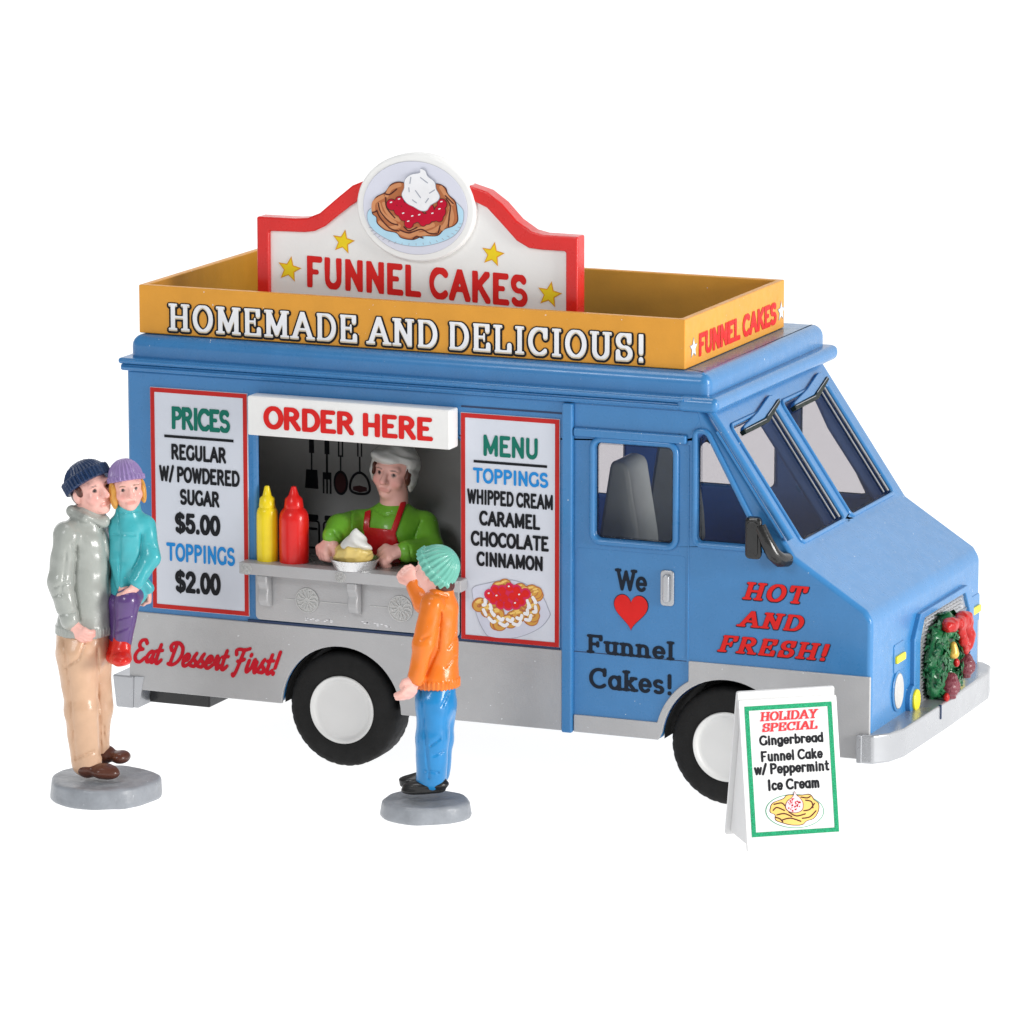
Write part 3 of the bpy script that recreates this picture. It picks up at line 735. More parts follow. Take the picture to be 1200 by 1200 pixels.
write('FUNNEL CAKES', 'groovy', sgi, (.965, 2.435, 2.884, 3.086), [(M['ink_red'], -.016, .003, 0)], parent=sign, spacing=.17, skew=-.040)
for x, z, r in ((.850, 3.010, .083), (1.215, 3.200, .078), (2.205, 3.178, .078), (2.575, 2.955, .083)):
    o = flat(star_poly(x, z, r, 80), sgi, .003, M['ink_amber'], sign, 'star'); flat(star_poly(x, z, r*.80, 80), sgi, .0045, M['ink_yellow'], o, 'star_face')

# ---- the painted funnel cake on the medallion
def blobs(cs): return lambda X, Y: np.minimum.reduce([np.hypot((X-x)/1.0, (Y-y)/1.0)-r for x, y, r in cs])
def capsule_path(pts, r):
    def f(X, Y):
        d = np.full(X.shape, 9.)
        for a, b in zip(pts[:-1], pts[1:]): d = np.minimum(d, seg_d(X, Y, a, b, r, r))
        return d
    return f
def lines_on(fr, depth, paths, r, mat, parent, name, h, step=8e-6):
    mb = MB()
    for p in paths:
        q = spline(p, 4); xs = [a for a, b in q]; ys = [b for a, b in q]
        V, Fc = region(capsule_path(q, r), min(xs)-2*r, max(xs)+2*r, min(ys)-2*r, max(ys)+2*r, h); depth += step; mb.add([fr(u, v, depth) for u, v in V], Fc)
    return finish(name, mb_fast(mb, name), mat, parent, smooth=False)
MX, MZ = 1.714, 3.440
# picture coordinates: pixels of the enlarged photograph (1200 wide = 140 px) mapped onto the medallion
pm = lambda zx, zy: (1.319+(zx-(-18))*(.79/1187), 3.783-.0-(zy-5)*(.655/1045)+ (zx-580)*.000055)
fm = lambda x, y, d: (x, YS-.018-d, y)
def pic(pts, depth, mat, name, n=5, parent=None, fr=fm, m=pm):
    P = smooth_closed([m(*p) for p in pts], n)
    return flat(P, fr, depth, M[mat], parent or med, name)
plate = [(95, 620), (130, 540), (300, 470), (600, 440), (900, 460), (1040, 560), (1062, 640), (1040, 740), (960, 840), (800, 905), (600, 930), (400, 895), (230, 810), (130, 720)]
pic(plate, .002, 'ink_greyline', 'picture_plate_line')
pic([(580+(x-580)*.985, 685+(y-685)*.975) for x, y in plate], .0035, 'ink_paleblue', 'picture_plate')
lines_on(fm, .0045, [[pm(580+470*cos(a), 690+225*sin(a)), pm(580+440*cos(a), 690+205*sin(a))] for a in [radians(8+9.0*k) for k in range(19)]], .0016, M['ink_greyline'], med, 'picture_line', .0025)
ck = [(150, 590), (150, 500), (190, 430), (280, 385), (340, 310), (430, 290), (560, 330), (700, 340), (800, 320), (880, 360), (910, 430), (980, 500), (1000, 600), (1005, 690), (960, 740), (870, 770), (800, 830), (660, 830), (560, 862), (440, 840), (390, 790), (280, 760), (200, 690), (190, 630)]
pic(ck, .005, 'ink_dkbrown', 'picture_cake_line')
pic([(578+(x-578)*.975, 580+(y-580)*.968) for x, y in ck], .0065, 'ink_brown', 'picture_cake')
tan = [[(165, 560), (175, 480), (260, 430)], [(300, 420), (340, 350), (430, 320)], [(220, 500), (260, 600), (380, 690)], [(230, 680), (320, 740), (420, 720)], [(270, 500), (320, 600), (420, 660)],
       [(420, 780), (520, 820), (600, 790)], [(620, 810), (740, 790), (830, 740)], [(840, 360), (890, 440), (950, 520)], [(930, 560), (950, 650), (930, 720)], [(850, 760), (890, 700), (930, 600)], [(520, 750), (620, 760), (760, 720)]]
lines_on(fm, .0075, [[pm(*p) for p in q] for q in tan], .0125, M['ink_tan'], med, 'picture_strand', .004)
drk = [[(200, 560), (230, 630), (330, 740), (420, 770)], [(215, 490), (240, 580), (330, 680), (410, 710)], [(290, 440), (300, 540), (380, 640)], [(280, 400), (330, 410), (400, 360)], [(430, 760), (520, 790), (640, 760), (720, 800), (800, 810)],
       [(830, 730), (810, 800)], [(890, 470), (930, 540), (920, 640)], [(880, 440), (960, 520)], [(560, 850), (600, 830), (660, 845)], [(470, 730), (520, 770), (600, 740)], [(920, 640), (910, 740)], [(160, 580), (200, 570)]]
lines_on(fm, .0085, [[pm(*p) for p in q] for q in drk], .0042, M['ink_dkbrown'], med, 'picture_line', .003)
ber = [(350, 510, 52), (430, 480, 45), (420, 570, 48), (470, 620, 50), (540, 590, 52), (520, 700, 45), (560, 650, 50), (630, 640, 55), (700, 660, 52), (760, 630, 55), (830, 590, 58), (850, 520, 48), (820, 650, 40), (660, 690, 38), (720, 560, 50), (600, 560, 60), (500, 540, 50)]
pb = [(*pm(x, y), r*.000625) for x, y, r in ber]
bx = (min(b[0] for b in pb)-.05, max(b[0] for b in pb)+.05, min(b[1] for b in pb)-.05, max(b[1] for b in pb)+.05)
shape2d(blobs([(x, y, r+.004) for x, y, r in pb]), bx, .006, fm, .0095, M['ink_dkbrown'], med, 'picture_berries_line')
shape2d(blobs(pb), bx, .006, fm, .0105, M['ink_cherry'], med, 'picture_berries')
lines_on(fm, .0115, [[pm(x-12, y-22), pm(x+2, y-26)] for x, y, r in ber if (x, y) in ((350, 510), (430, 480), (470, 620), (520, 700), (560, 650), (630, 640), (760, 630), (830, 590), (850, 520))], .0036, M['ink_white'], med, 'picture_glint', .003)
crm = [(650, 165), (690, 190), (710, 240), (780, 300), (795, 370), (830, 440), (810, 490), (740, 530), (700, 580), (640, 580), (570, 540), (500, 500), (450, 420), (475, 350), (480, 270), (540, 220), (630, 205), (638, 170)]
pic(crm, .0125, 'ink_greyline', 'picture_cream_line', 4)
pic([(640+(x-640)*.965, 390+(y-390)*.965) for x, y in crm], .014, 'ink_white', 'picture_cream', 4)
lines_on(fm, .0148, [[pm(545, 250), pm(535, 310)], [pm(640, 255), pm(710, 310)], [pm(590, 380), pm(640, 450)], [pm(780, 380), pm(730, 410)], [pm(560, 470), pm(600, 500)], [pm(525, 350), pm(528, 390)], [pm(720, 460), pm(690, 500)]], .0032, M['ink_greyline'], med, 'picture_line', .003)

# ---- price and menu boards
def board_(x0, x1, z0, z1, name):
    b = MB().prism([(x0,z0),(x1,z0),(x1,z1),(x0,z1)], side, -.002, .010).build(name, M['paper'], truck, bevel=.002, seg=1)
    t = .030; fr = lambda x, y, d: (x, -.010-d, y); m = MB()
    for a in ((x0+.003, x1-.003, z1-t, z1-.003), (x0+.003, x1-.003, z0+.003, z0+t), (x0+.003, x0+t, z0+t, z1-t), (x1-t, x1-.003, z0+t, z1-t)):
        m.prism([(a[0],a[2]),(a[1],a[2]),(a[1],a[3]),(a[0],a[3])], fr, -.001, .0025)
    m.build('board_border', M['ink_panelred'], b, smooth=False); return b, fr
pb_, pf = board_(.078, .741, .898, 2.290, 'price_board')
write('PRICES', 'groovy', pf, (.224, .625, 2.034, 2.180), [(M['ink_green'], -.012, .003, 0)], parent=pb_, spacing=.06)
bar(pf, .174, .646, 1.981, 1.998, .003, M['ink'], pb_, 'rule')
sans('REGULAR', pf, (.222, .594, 1.846, 1.943), M['ink'], pb_)
sans('W/ POWDERED', pf, (.136, .685, 1.706, 1.804), M['ink'], pb_)
sans('SUGAR', pf, (.277, .545, 1.567, 1.664), M['ink'], pb_)
sans('$5.00', pf, (.241, .549, 1.388, 1.512), M['ink'], pb_, weight=.02)
write('TOPPINGS', 'casual', pf, (.178, .648, 1.206, 1.322), [(M['ink_cyan'], .0, .003, 0)], parent=pb_, spacing=.14)
sans('$2.00', pf, (.238, .547, 1.015, 1.148), M['ink'], pb_, weight=.02)
mb_, mf = board_(2.158, 2.802, .878, 2.272, 'menu_board')
write('MENU', 'casual', mf, (2.308, 2.661, 2.016, 2.146), [(M['ink_green'], .0, .003, 0)], parent=mb_, spacing=.12)
bar(mf, 2.244, 2.721, 1.971, 1.987, .003, M['ink'], mb_, 'rule')
write('TOPPINGS', 'casual', mf, (2.239, 2.729, 1.848, 1.941), [(M['ink_cyan'], .0, .003, 0)], parent=mb_, spacing=.14)
for s, b in (('WHIPPED CREAM', (2.202, 2.758, 1.718, 1.808)), ('CARAMEL', (2.280, 2.676, 1.590, 1.680)), ('CHOCOLATE', (2.225, 2.732, 1.462, 1.553)), ('CINNAMON', (2.262, 2.693, 1.340, 1.428))):
    sans(s, mf, b, M['ink'], mb_)
# picture of a funnel cake with berries on the menu board
mp = lambda zx, zy: (2.158+(zx-0)*(.644/480), 2.272-(zy-20+ (240-zx)*.115)*(1.394/1085))
def mpic(pts, depth, mat, name, n=5): return pic(pts, depth, mat, name, n, mb_, mf, mp)
mpl = [(55, 860), (60, 830), (110, 815), (250, 800), (380, 860), (430, 950), (432, 985), (380, 1040), (270, 1080), (150, 1075), (110, 1040), (75, 960)]
mpic(mpl, .002, 'ink_greyline', 'picture_plate_line'); mpic([(243+(x-243)*.98, 940+(y-940)*.975) for x, y in mpl], .003, 'ink_lavender', 'picture_plate')
rnd = random.Random(3)
cl = []
for k in range(46):
    a = 2*pi*k/46*3.02; rr = (.55+.45*(k % 3)/2)
    cl.append((238+148*rr*cos(a)+rnd.uniform(-8, 8), 922+100*rr*sin(a)+rnd.uniform(-6, 6)))
def mring(c, r):
    return [mp(c[0]+r*cos(t), c[1]+r*.85*sin(t)) for t in [2*pi*i/9 for i in range(10)]]
lines_on(mf, .0036, [mring(c, 21) for c in cl], .0170, M['ink_brown'], mb_, 'picture_strand', .005, 2e-5)
lines_on(mf, .00361, [mring(c, 21) for c in cl], .0115, M['ink_gold'], mb_, 'picture_strand', .005, 2e-5)
lines_on(mf, .0052, [[mp(c[0]-12, c[1]-16), mp(c[0]+6, c[1]-20)] for c in cl], .0055, M['ink_straw'], mb_, 'picture_strand', .005)
lines_on(mf, .006, [[mp(238+130*cos(a)*q, 925+88*sin(a)*q), mp(238+130*cos(a+.16)*q+6, 925+88*sin(a+.16)*q+10), mp(238+130*cos(a+.30)*q, 925+88*sin(a+.3)*q)] for q in (.72, .98) for a in [.3+k*.52+(q*3) for k in range(12)]], .0105, M['ink_white'], mb_, 'picture_sugar', .005)
mber = [(142, 868, 26), (170, 845, 24), (205, 850, 27), (240, 838, 24), (275, 850, 26), (318, 868, 26), (290, 878, 26), (255, 880, 28), (215, 885, 28), (180, 880, 26), (195, 915, 24), (232, 920, 26), (270, 918, 25), (298, 905, 22), (160, 895, 20)]
mb2 = [(*mp(x, y), r*.00134) for x, y, r in mber]
bx = (min(b[0] for b in mb2)-.06, max(b[0] for b in mb2)+.06, min(b[1] for b in mb2)-.06, max(b[1] for b in mb2)+.06)
shape2d(blobs(mb2), bx, .007, mf, .007, paint('pink_berry_print', (.62, .03, .10), .4), mb_, 'picture_berries')
shape2d(blobs([(x, y, r*.66) for x, y, r in mb2]), bx, .007, mf, .008, M['ink_red'], mb_, 'picture_berries')
lines_on(mf, .009, [[mp(x-5, y-7), mp(x-1, y-8)] for x, y, r in mber[::3]], .0045, M['ink_white'], mb_, 'picture_glint', .004)

# ---- order sign, serving hatch, shelf and apron
os_ = B(MB().box(.797, 2.140, -.13, -.001, 2.058, 2.300), 'order_sign', M['white'], .012, 3)
sans('ORDER HERE', lambda x, y, d: (x, -.13-d, y), (.908, 2.029, 2.106, 2.246), M['ink_red'], os_, weight=.012)
sh = MB().box(.722, 2.20, -.112, -.003, 1.185, 1.258); shelf = B(sh, 'shelf', M['silver'], .006, 2)
B(MB().box(.806, 2.141, -.003, .30, 1.188, 1.256), 'counter', paint('worn_steel_counter', (.42, .41, .40), .3, metal=.7, bump=.15), .002, 1, shelf)
apron = B(MB().prism(rrect(.788, 2.15, .888, 1.187, .03), side, .002, .020), 'apron_panel', M['silver'], .006, 2)
def bracket(x):
    pr = [(0, 1.185), (.085, 1.185), (.088, 1.135), (.070, 1.115), (.062, 1.10), (.075, 1.06), (.072, 1.02), (.045, .985), (0, .975)]
    B(MB().prism(pr, lambda u, v, d: (x+d, -.018-u, v), -.034, .034), 'bracket', M['silver'], .012, 3)
for x in (.87, 1.472, 2.08): bracket(x)
def rosette(x, z, y, r, parent):
    fr = lambda a, b, d: (x+a, y-d, z+b); m = MB(); rn = random.Random(int(x*1000))
    m.prism(circle(0, 0, r, 28), fr, 0, .003)
    m.tube([fr(r*cos(2*pi*k/28), r*sin(2*pi*k/28), .003) for k in range(28)], r*.06, True, 6)
    for k in range(12):
        a = 2*pi*k/12
        m.tube([fr(r*.22*cos(a), r*.22*sin(a), .003), fr(r*.62*cos(a+.2), r*.62*sin(a+.2), .006), fr(r*.9*cos(a), r*.9*sin(a), .003)], r*.07, False, 5)
        m.tube([fr(r*.62*cos(a+.26), r*.62*sin(a+.26), .004), fr(r*.80*cos(a+.26), r*.80*sin(a+.26), .004)], r*.06, False, 5)
    m.tube([fr(r*.2*cos(2*pi*k/14), r*.2*sin(2*pi*k/14), .003) for k in range(14)], r*.08, True, 5)
    m.build('rosette', M['silver_hi'], parent, ang=60)
for x, z, r in ((1.140, 1.035, .075), (1.765, 1.035, .078)): rosette(x, z, -.020, r, apron)
for x in (.775, 1.405): rosette(x, 1.220, -.112, .034, shelf)
for x0, x1, z in ((.98, 1.06, 1.033), (1.22, 1.41, 1.033), (1.56, 1.68, 1.035), (1.85, 1.99, 1.035)):
    B(MB().box(x0, x1, -.0235, -.019, z-.003, z+.003), 'apron_line', M['silver_hi'], .001, 1, apron)
rn = random.Random(5); mm = MB()
for cx, cz in ((1.26, .918), (1.66, .920), (1.16, .915), (1.56, .93)):   # worn white flecks on the apron
    for k in range(7):
        x = cx+rn.uniform(-.05, .05); z = cz+rn.uniform(-.008, .008); mm.box(x-.007, x+.007, -.0222, -.0195, z-.0025, z+.0025)
mm.build('paint_wear', M['ink_white'], apron, smooth=False)

# ---- kitchen backdrop with printed utensils
kb = MB().box(.31, 2.44, .742, .76, .48, 2.25).build('kitchen_panel', M['kitchen'], truck)
kf = lambda x, y, d: (x, .742-d, y)
def ut(polys, mat='ink'):
    m = MB()
    for p, d in polys: m.prism(p, kf, d-.001, d)
    return m.build('utensil_print', M[mat], kb, smooth=False)
def rect(x0, x1, z0, z1): return [(x0,z0),(x1,z0),(x1,z1),(x0,z1)]
ut([(rect(.806,.840,1.80,2.02),.002), (rect(.818,.828,1.69,1.80),.002), ([(.785,1.695),(.862,1.695),(.868,1.575),(.776,1.575)],.002)])
ut([(rect(.912,.945,1.80,2.02),.002), (rect(.921,.935,1.68,1.80),.002), (rect(.898,.958,1.64,1.685),.002), (rect(.898,.910,1.55,1.64),.002), (rect(.922,.934,1.55,1.64),.002), (rect(.946,.958,1.55,1.64),.002)])
ut([(rect(1.004,1.014,1.80,2.02),.002), (rect(1.030,1.040,1.80,2.02),.002), (rect(1.004,1.040,1.79,1.80),.002), (rect(1.017,1.027,1.68,1.79),.002), (circle(1.022,1.625,.050,24,.078),.002)])
flat(circle(1.022, 1.625, .036, 24, .062), kf, .0035, M['ink_maroon'], kb, 'utensil_print')
m = MB()
m.prism(rect(1.135,1.145,1.80,2.02), kf, .001, .002).prism(rect(1.160,1.170,1.80,2.02), kf, .001, .002).prism(rect(1.147,1.158,1.69,1.80), kf, .001, .002)
m.tube([kf(*p, .003) for p in spline([(1.152,1.70),(1.105,1.67),(1.085,1.61),(1.10,1.575),(1.152,1.565),(1.205,1.575),(1.22,1.61),(1.20,1.67),(1.152,1.70)], 4, True)], .008, True, 6)
m.build('utensil_print', M['ink'], kb)
flat([(1.105,1.608),(1.15,1.618),(1.20,1.608),(1.20,1.585),(1.15,1.575),(1.105,1.585)], kf, .002, M['ink_maroon'], kb, 'utensil_print')
for x in (.83, .945):                       # canisters under the hooks
    m = MB().tube([kf(*p, .003) for p in rrect(x-.042, x+.042, 1.20, 1.37, .02, 3)], .006, True, 5).prism(rrect(x-.036, x+.036, 1.375, 1.41, .01), kf, .001, .002)
    m.tube([kf(x-.03, 1.32, .003), kf(x+.03, 1.32, .003)], .007, False, 5); m.build('utensil_print', M['ink'], kb)
m = MB().tube([kf(1.93+.075*cos(t*pi/12), 1.60+.13*sin(t*pi/12), .003) for t in range(24)], .010, True, 6).prism(circle(1.93, 1.60, .055, 20, .10), kf, .0, .001); m.build('utensil_print', M['ink'], kb)

# ---- lettering on the body
write('Eat Dessert First!', 'brush', lambda x, y, d: (x, -.012-d, y), (-.058, .962, .548, .690), [(M['ink_crimson'], .014, .003, 0)], parent=truck, spacing=.015, slant_=.28)
dd = lambda x, y, d: (x, -.0015-d, y)
write('We', 'typewriter', dd, (3.156, 3.360, 1.263, 1.392), [(M['ink_bluish'], .010, .003, 0)], parent=truck, spacing=.08)
write('Funnel', 'typewriter', dd, (2.976, 3.538, .862, .975), [(M['ink_bluish'], .010, .003, 0)], parent=truck, spacing=.17)
write('Cakes!', 'typewriter', side, (2.992, 3.519, .648, .773), [(M['ink_bluish'], .010, .003, 0)], parent=truck, spacing=.15)
hp = []
for k in range(60):
    t = 2*pi*k/60; hx = 16*sin(t)**3; hz = 13*cos(t)-5*cos(2*t)-2*cos(3*t)-cos(4*t); hp.append((3.260+hx*.0067, 1.148+hz*.0074))
o = flat([(3.260+(x-3.260)*1.04, 1.14+(z-1.14)*1.04) for x, z in hp], dd, .003, M['ink_bluish'], truck, 'heart_emblem'); flat(hp, dd, .0045, M['ink_red'], o, 'heart_face')
for s, b in (('HOT', (3.966, 4.382, 1.270, 1.377)), ('AND', (3.930, 4.354, 1.104, 1.202)), ('FRESH!', (3.811, 4.516, .940, 1.043))):
    write(s, 'slab', side, b, [(M['ink_bluish'], .035, .003, -.015), (M['ink_red'], .0, .0045, .015)], parent=truck, spacing=.30, slant_=.28)
for ch in list(truck.children): ch.location = Vector(ch.location)-Vector((2.35, 1.04, 0))
truck.location = (2.35, 1.04, 0)

# ================================================================== SCULPTED THINGS: distance fields meshed as one smooth surface
def smin(a, b, k):
    h = np.clip(.5+.5*(b-a)/k, 0, 1); return b*(1-h)+a*h-k*h*(1-h)
def v3(p): return np.array(p, np.float32)
def cone(a, b, ra, rb=None):
    a, b = v3(a), v3(b); rb = ra if rb is None else rb; d = b-a; L2 = float(d@d)+1e-12
    def f(P):
        q = P-a; t = np.clip(q@d/L2, 0, 1); return np.linalg.norm(q-t[..., None]*d, axis=-1)-(ra+(rb-ra)*t)
    f.lo = np.minimum(a-ra, b-rb); f.hi = np.maximum(a+ra, b+rb); return f
def ell(c, r, ax=None):
    c, r = v3(c), v3(r); A = np.eye(3, dtype=np.float32) if ax is None else np.array(ax, np.float32)
    def f(P):
        q = (P-c)@A.T; k0 = np.linalg.norm(q/r, axis=-1); k1 = np.linalg.norm(q/(r*r), axis=-1)+1e-9
        return k0*(k0-1)/k1
    m = float(r.max()); f.lo, f.hi = c-m, c+m; return f
def path(pts, rs):
    rs = rs if hasattr(rs, '__len__') else [rs]*len(pts)
    return [cone(pts[i], pts[i+1], rs[i], rs[i+1]) for i in range(len(pts)-1)]
def blend(prims, k):
    def f(P):
        d = prims[0](P)
        for p in prims[1:]: d = smin(d, p(P), k)
        return d
    f.lo = np.min([p.lo for p in prims], 0); f.hi = np.max([p.hi for p in prims], 0); return f
def sculpt(name, f, h, mat, parent=None, lo=None, hi=None, color=None, pad=.03, ang=180):
    lo = v3(f.lo)-pad if lo is None else v3(lo); hi = v3(f.hi)+pad if hi is None else v3(hi)
    ax = [np.arange(lo[i], hi[i]+h, h, dtype=np.float32) for i in range(3)]
    nx, ny, nz = map(len, ax)
    D = np.empty((nx, ny, nz), np.float32)
    for i0 in range(0, nx, 24):
        G = np.stack(np.meshgrid(ax[0][i0:i0+24], ax[1], ax[2], indexing='ij'), -1)
        D[i0:i0+24] = f(G)
    S = D < 0
    cell = np.zeros((nx-1, ny-1, nz-1), np.int8); C = [(i, j, k) for i in (0, 1) for j in (0, 1) for k in (0, 1)]
    for i, j, k in C: cell += S[i:nx-1+i, j:ny-1+j, k:nz-1+k]
    act = (cell > 0) & (cell < 8); idx = np.full(act.shape, -1, np.int64); ii = np.argwhere(act); idx[act] = np.arange(len(ii))
    acc = np.zeros((len(ii), 3)); cnt = np.zeros(len(ii))
    for a in C:
        for d in range(3):
            if a[d] == 1: continue
            b = list(a); b[d] = 1
            fa = D[ii[:, 0]+a[0], ii[:, 1]+a[1], ii[:, 2]+a[2]]; fb = D[ii[:, 0]+b[0], ii[:, 1]+b[1], ii[:, 2]+b[2]]
            m = (fa < 0) != (fb < 0); t = np.where(m, fa/np.where(m, fa-fb, 1), 0)
            p = np.zeros((len(ii), 3)); p[:] = a; p[:, d] += t
            acc += p*m[:, None]; cnt += m
    V = (ii+acc/cnt[:, None])*h+lo
    faces = []
    for d in range(3):
        e, g = [(1, 2), (2, 0), (0, 1)][d]
        sl = [slice(None)]*3; sl2 = [slice(None)]*3; sl[d] = slice(0, -1); sl2[d] = slice(1, None)
        A = S[tuple(sl)]; Bq = S[tuple(sl2)]; q = np.argwhere(A != Bq)
        q = q[(q[:, e] > 0) & (q[:, g] > 0) & (q[:, e] < (nx, ny, nz)[e]-1) & (q[:, g] < (nx, ny, nz)[g]-1)]
        fl = A[q[:, 0], q[:, 1], q[:, 2]]; cs = []
        for de, dg in ((-1, -1), (0, -1), (0, 0), (-1, 0)):
            c = q.copy(); c[:, e] += de; c[:, g] += dg; cs.append(idx[c[:, 0], c[:, 1], c[:, 2]])
        F = np.stack(cs, 1); F[~fl] = F[~fl][:, ::-1]; faces.append(F)
    F = np.concatenate(faces); me = bpy.data.meshes.new(name)
    me.vertices.add(len(V)); me.vertices.foreach_set('co', V.astype(np.float32).ravel())
    me.loops.add(F.size); me.loops.foreach_set('vertex_index', F.ravel().astype(np.int32))
    me.polygons.add(len(F)); me.polygons.foreach_set('loop_start', np.arange(0, F.size, 4, dtype=np.int32))
    me.update(calc_edges=True); me.validate()
    if color is not None:
        c = color(V.astype(np.float32)); at = me.color_attributes.new('paint', 'FLOAT_COLOR', 'POINT')
        at.data.foreach_set('color', np.concatenate([c, np.ones((len(c), 1))], 1).astype(np.float32).ravel())
    return finish(name, me, mat, parent, ang=ang)
def wob(P, s, a, seed=0):
    """slow irregular swell of hand-sculpted resin"""
    x, y, z = P[..., 0]*s+seed, P[..., 1]*s+2.1*seed, P[..., 2]*s-seed
    return a*(np.sin(x+1.7*np.sin(y*.9))+np.sin(y*1.3+1.3*np.sin(z*1.1))+np.sin(z*1.2+1.5*np.sin(x*.8)))/3
def axes(az, roll=0., pitch=0.):
    """right hand, forward and up of a figure facing az degrees from the viewer (positive to the right)"""
    a = radians(az); f = np.array([sin(a), -cos(a), 0]); r = np.array([-cos(a), -sin(a), 0]); u = np.array([0, 0, 1.])
    p = radians(pitch); f, u = f*cos(p)+u*sin(p), u*cos(p)-f*sin(p)
    t = radians(roll); R = np.array([[cos(t), 0, sin(t)], [0, 1, 0], [-sin(t), 0, cos(t)]])
    return R@r, R@f, R@u
SKIN = np.array(srgb(240, 184, 172)); SKINB = np.array(srgb(224, 138, 130))
class Head:
    def __init__(h, c, s, az, roll=0, pitch=0, brow=(.05, .02, .015), skin=SKIN, lips=(.62, .24, .20), old=0):
        h.c, h.s = np.array(c, float), s; h.r, h.f, h.u = axes(az, roll, pitch); h.A = np.stack([h.r, h.f, h.u]); h.brow = brow; h.skin = skin; h.lips = lips
    def P(h, a, b, u): return h.c+h.s*(h.r*a+h.f*b+h.u*u)
    def prims(h):
        s = h.s; E = lambda a, b, u, x, y, z: ell(h.P(a, b, u), (x*s, y*s, z*s), h.A)
        head = blend([E(0, -.02, .10, .355, .40, .40), E(0, .08, -.14, .29, .30, .34), E(0, .25, -.37, .13, .11, .10), E(.18, .24, -.10, .13, .12, .13), E(-.18, .24, -.10, .13, .12, .13),
                      cone(h.P(-.2, .31, .155), h.P(.2, .31, .155), .06*s)], .06*s)
        nose = blend([cone(h.P(0, .37, .10), h.P(0, .475, -.085), .042*s, .066*s), E(.055, .40, -.10, .045, .05, .04), E(-.055, .40, -.10, .045, .05, .04)], .03*s)
        lips = blend([cone(h.P(-.11, .355, -.245), h.P(.11, .355, -.245), .026*s), cone(h.P(-.09, .352, -.285), h.P(.09, .352, -.285), .028*s)], .015*s)
        slit = cone(h.P(-.12, .385, -.264), h.P(.12, .385, -.264), .010*s)
        ears = [E(.37, -.03, -.01, .05, .10, .14), E(-.37, -.03, -.01, .05, .10, .14)]
        socks = [E(.155, .40, .055, .085, .06, .055), E(-.155, .40, .055, .085, .06, .055)]
        def f(P):
            d = smin(head(P), nose(P), .035*s); d = smin(d, lips(P), .02*s)
            for e in ears: d = smin(d, e(P), .03*s)
            for k in socks: d = -smin(-d, k(P), .04*s)
            return np.maximum(d, -slit(P))
        f.lo = np.minimum(head.lo, nose.lo)-.05; f.hi = np.maximum(head.hi, nose.hi)+.05
        return f
    def color(h, V):
        q = (V-h.c)@h.A.T/h.s; a, b, u = q[:, 0], q[:, 1], q[:, 2]; front = np.clip((b-.12)/.08, 0, 1)
        c = np.tile(h.skin, (len(V), 1))
        def put(m, rgb):
            nonlocal c; c = c*(1-m[:, None])+np.array(rgb)*m[:, None]
        soft = lambda d, w: np.clip(.5-d/w, 0, 1)
        for s_ in (-1, 1):
            put(.55*soft(np.hypot((a-s_*.20)/.13, (u+.12)/.12)-.6, .9)*front, SKINB)
            put(.35*soft(np.hypot((a-s_*.155)/.055, (u-.055)/.032)-1, .35)*front, (.62, .56, .54))
            put(soft(np.hypot((a-s_*.155)/.040, (u-.055)/.042)-1, .35)*front, (.012, .008, .008))
            put(soft(np.abs(u-.150+.35*(np.abs(a)-.16)**2*6)-.013, .02)*soft(np.abs(np.abs(a)-.165)-.075, .03)*front*(a*s_ > 0), h.brow)
        put(.75*soft(np.hypot(a/.125, (u+.262)/.046)-1, .4)*front, h.lips)
        put(.35*soft(np.hypot(a/.06, (u+.10)/.06)-1, .8)*front*(b > .38), SKINB)
        return c
def knit_hat(f_axis, c, R, H, cuff, n=30, low=0., amp=.007, side_=None):
    """ribbed knitted cap: dome of radius R and height H on a turned-up cuff"""
    u = np.array(f_axis, float); u /= np.linalg.norm(u); t = np.cross(u, (.3, 1, .2)); t /= np.linalg.norm(t); w = np.cross(u, t); c = np.array(c, float)
    A = np.stack([t, w, u])
    def f(P):
        q = (P-c)@A.T.astype(np.float32); th = np.arctan2(q[..., 1], q[..., 0]); hgt = q[..., 2]; rib = amp*np.cos(n*th)
        rho = np.hypot(q[..., 0], q[..., 1])
        k0 = np.sqrt((rho/R)**2+(hgt/H)**2); dome = (k0-1)*min(R, H)-rib*np.clip(rho/R, 0, 1)
        dome = np.maximum(dome, -hgt-low)
        dc = np.maximum(np.abs(hgt-cuff*.1)-cuff*.5, rho-(R*1.075+rib*1.3)); dc = np.maximum(dc, -(cuff*.0+hgt)-low-cuff*.3)
        return smin(dome, dc, .012)
    m = max(R, H)*1.2; f.lo, f.hi = v3(c-m), v3(c+m); return f
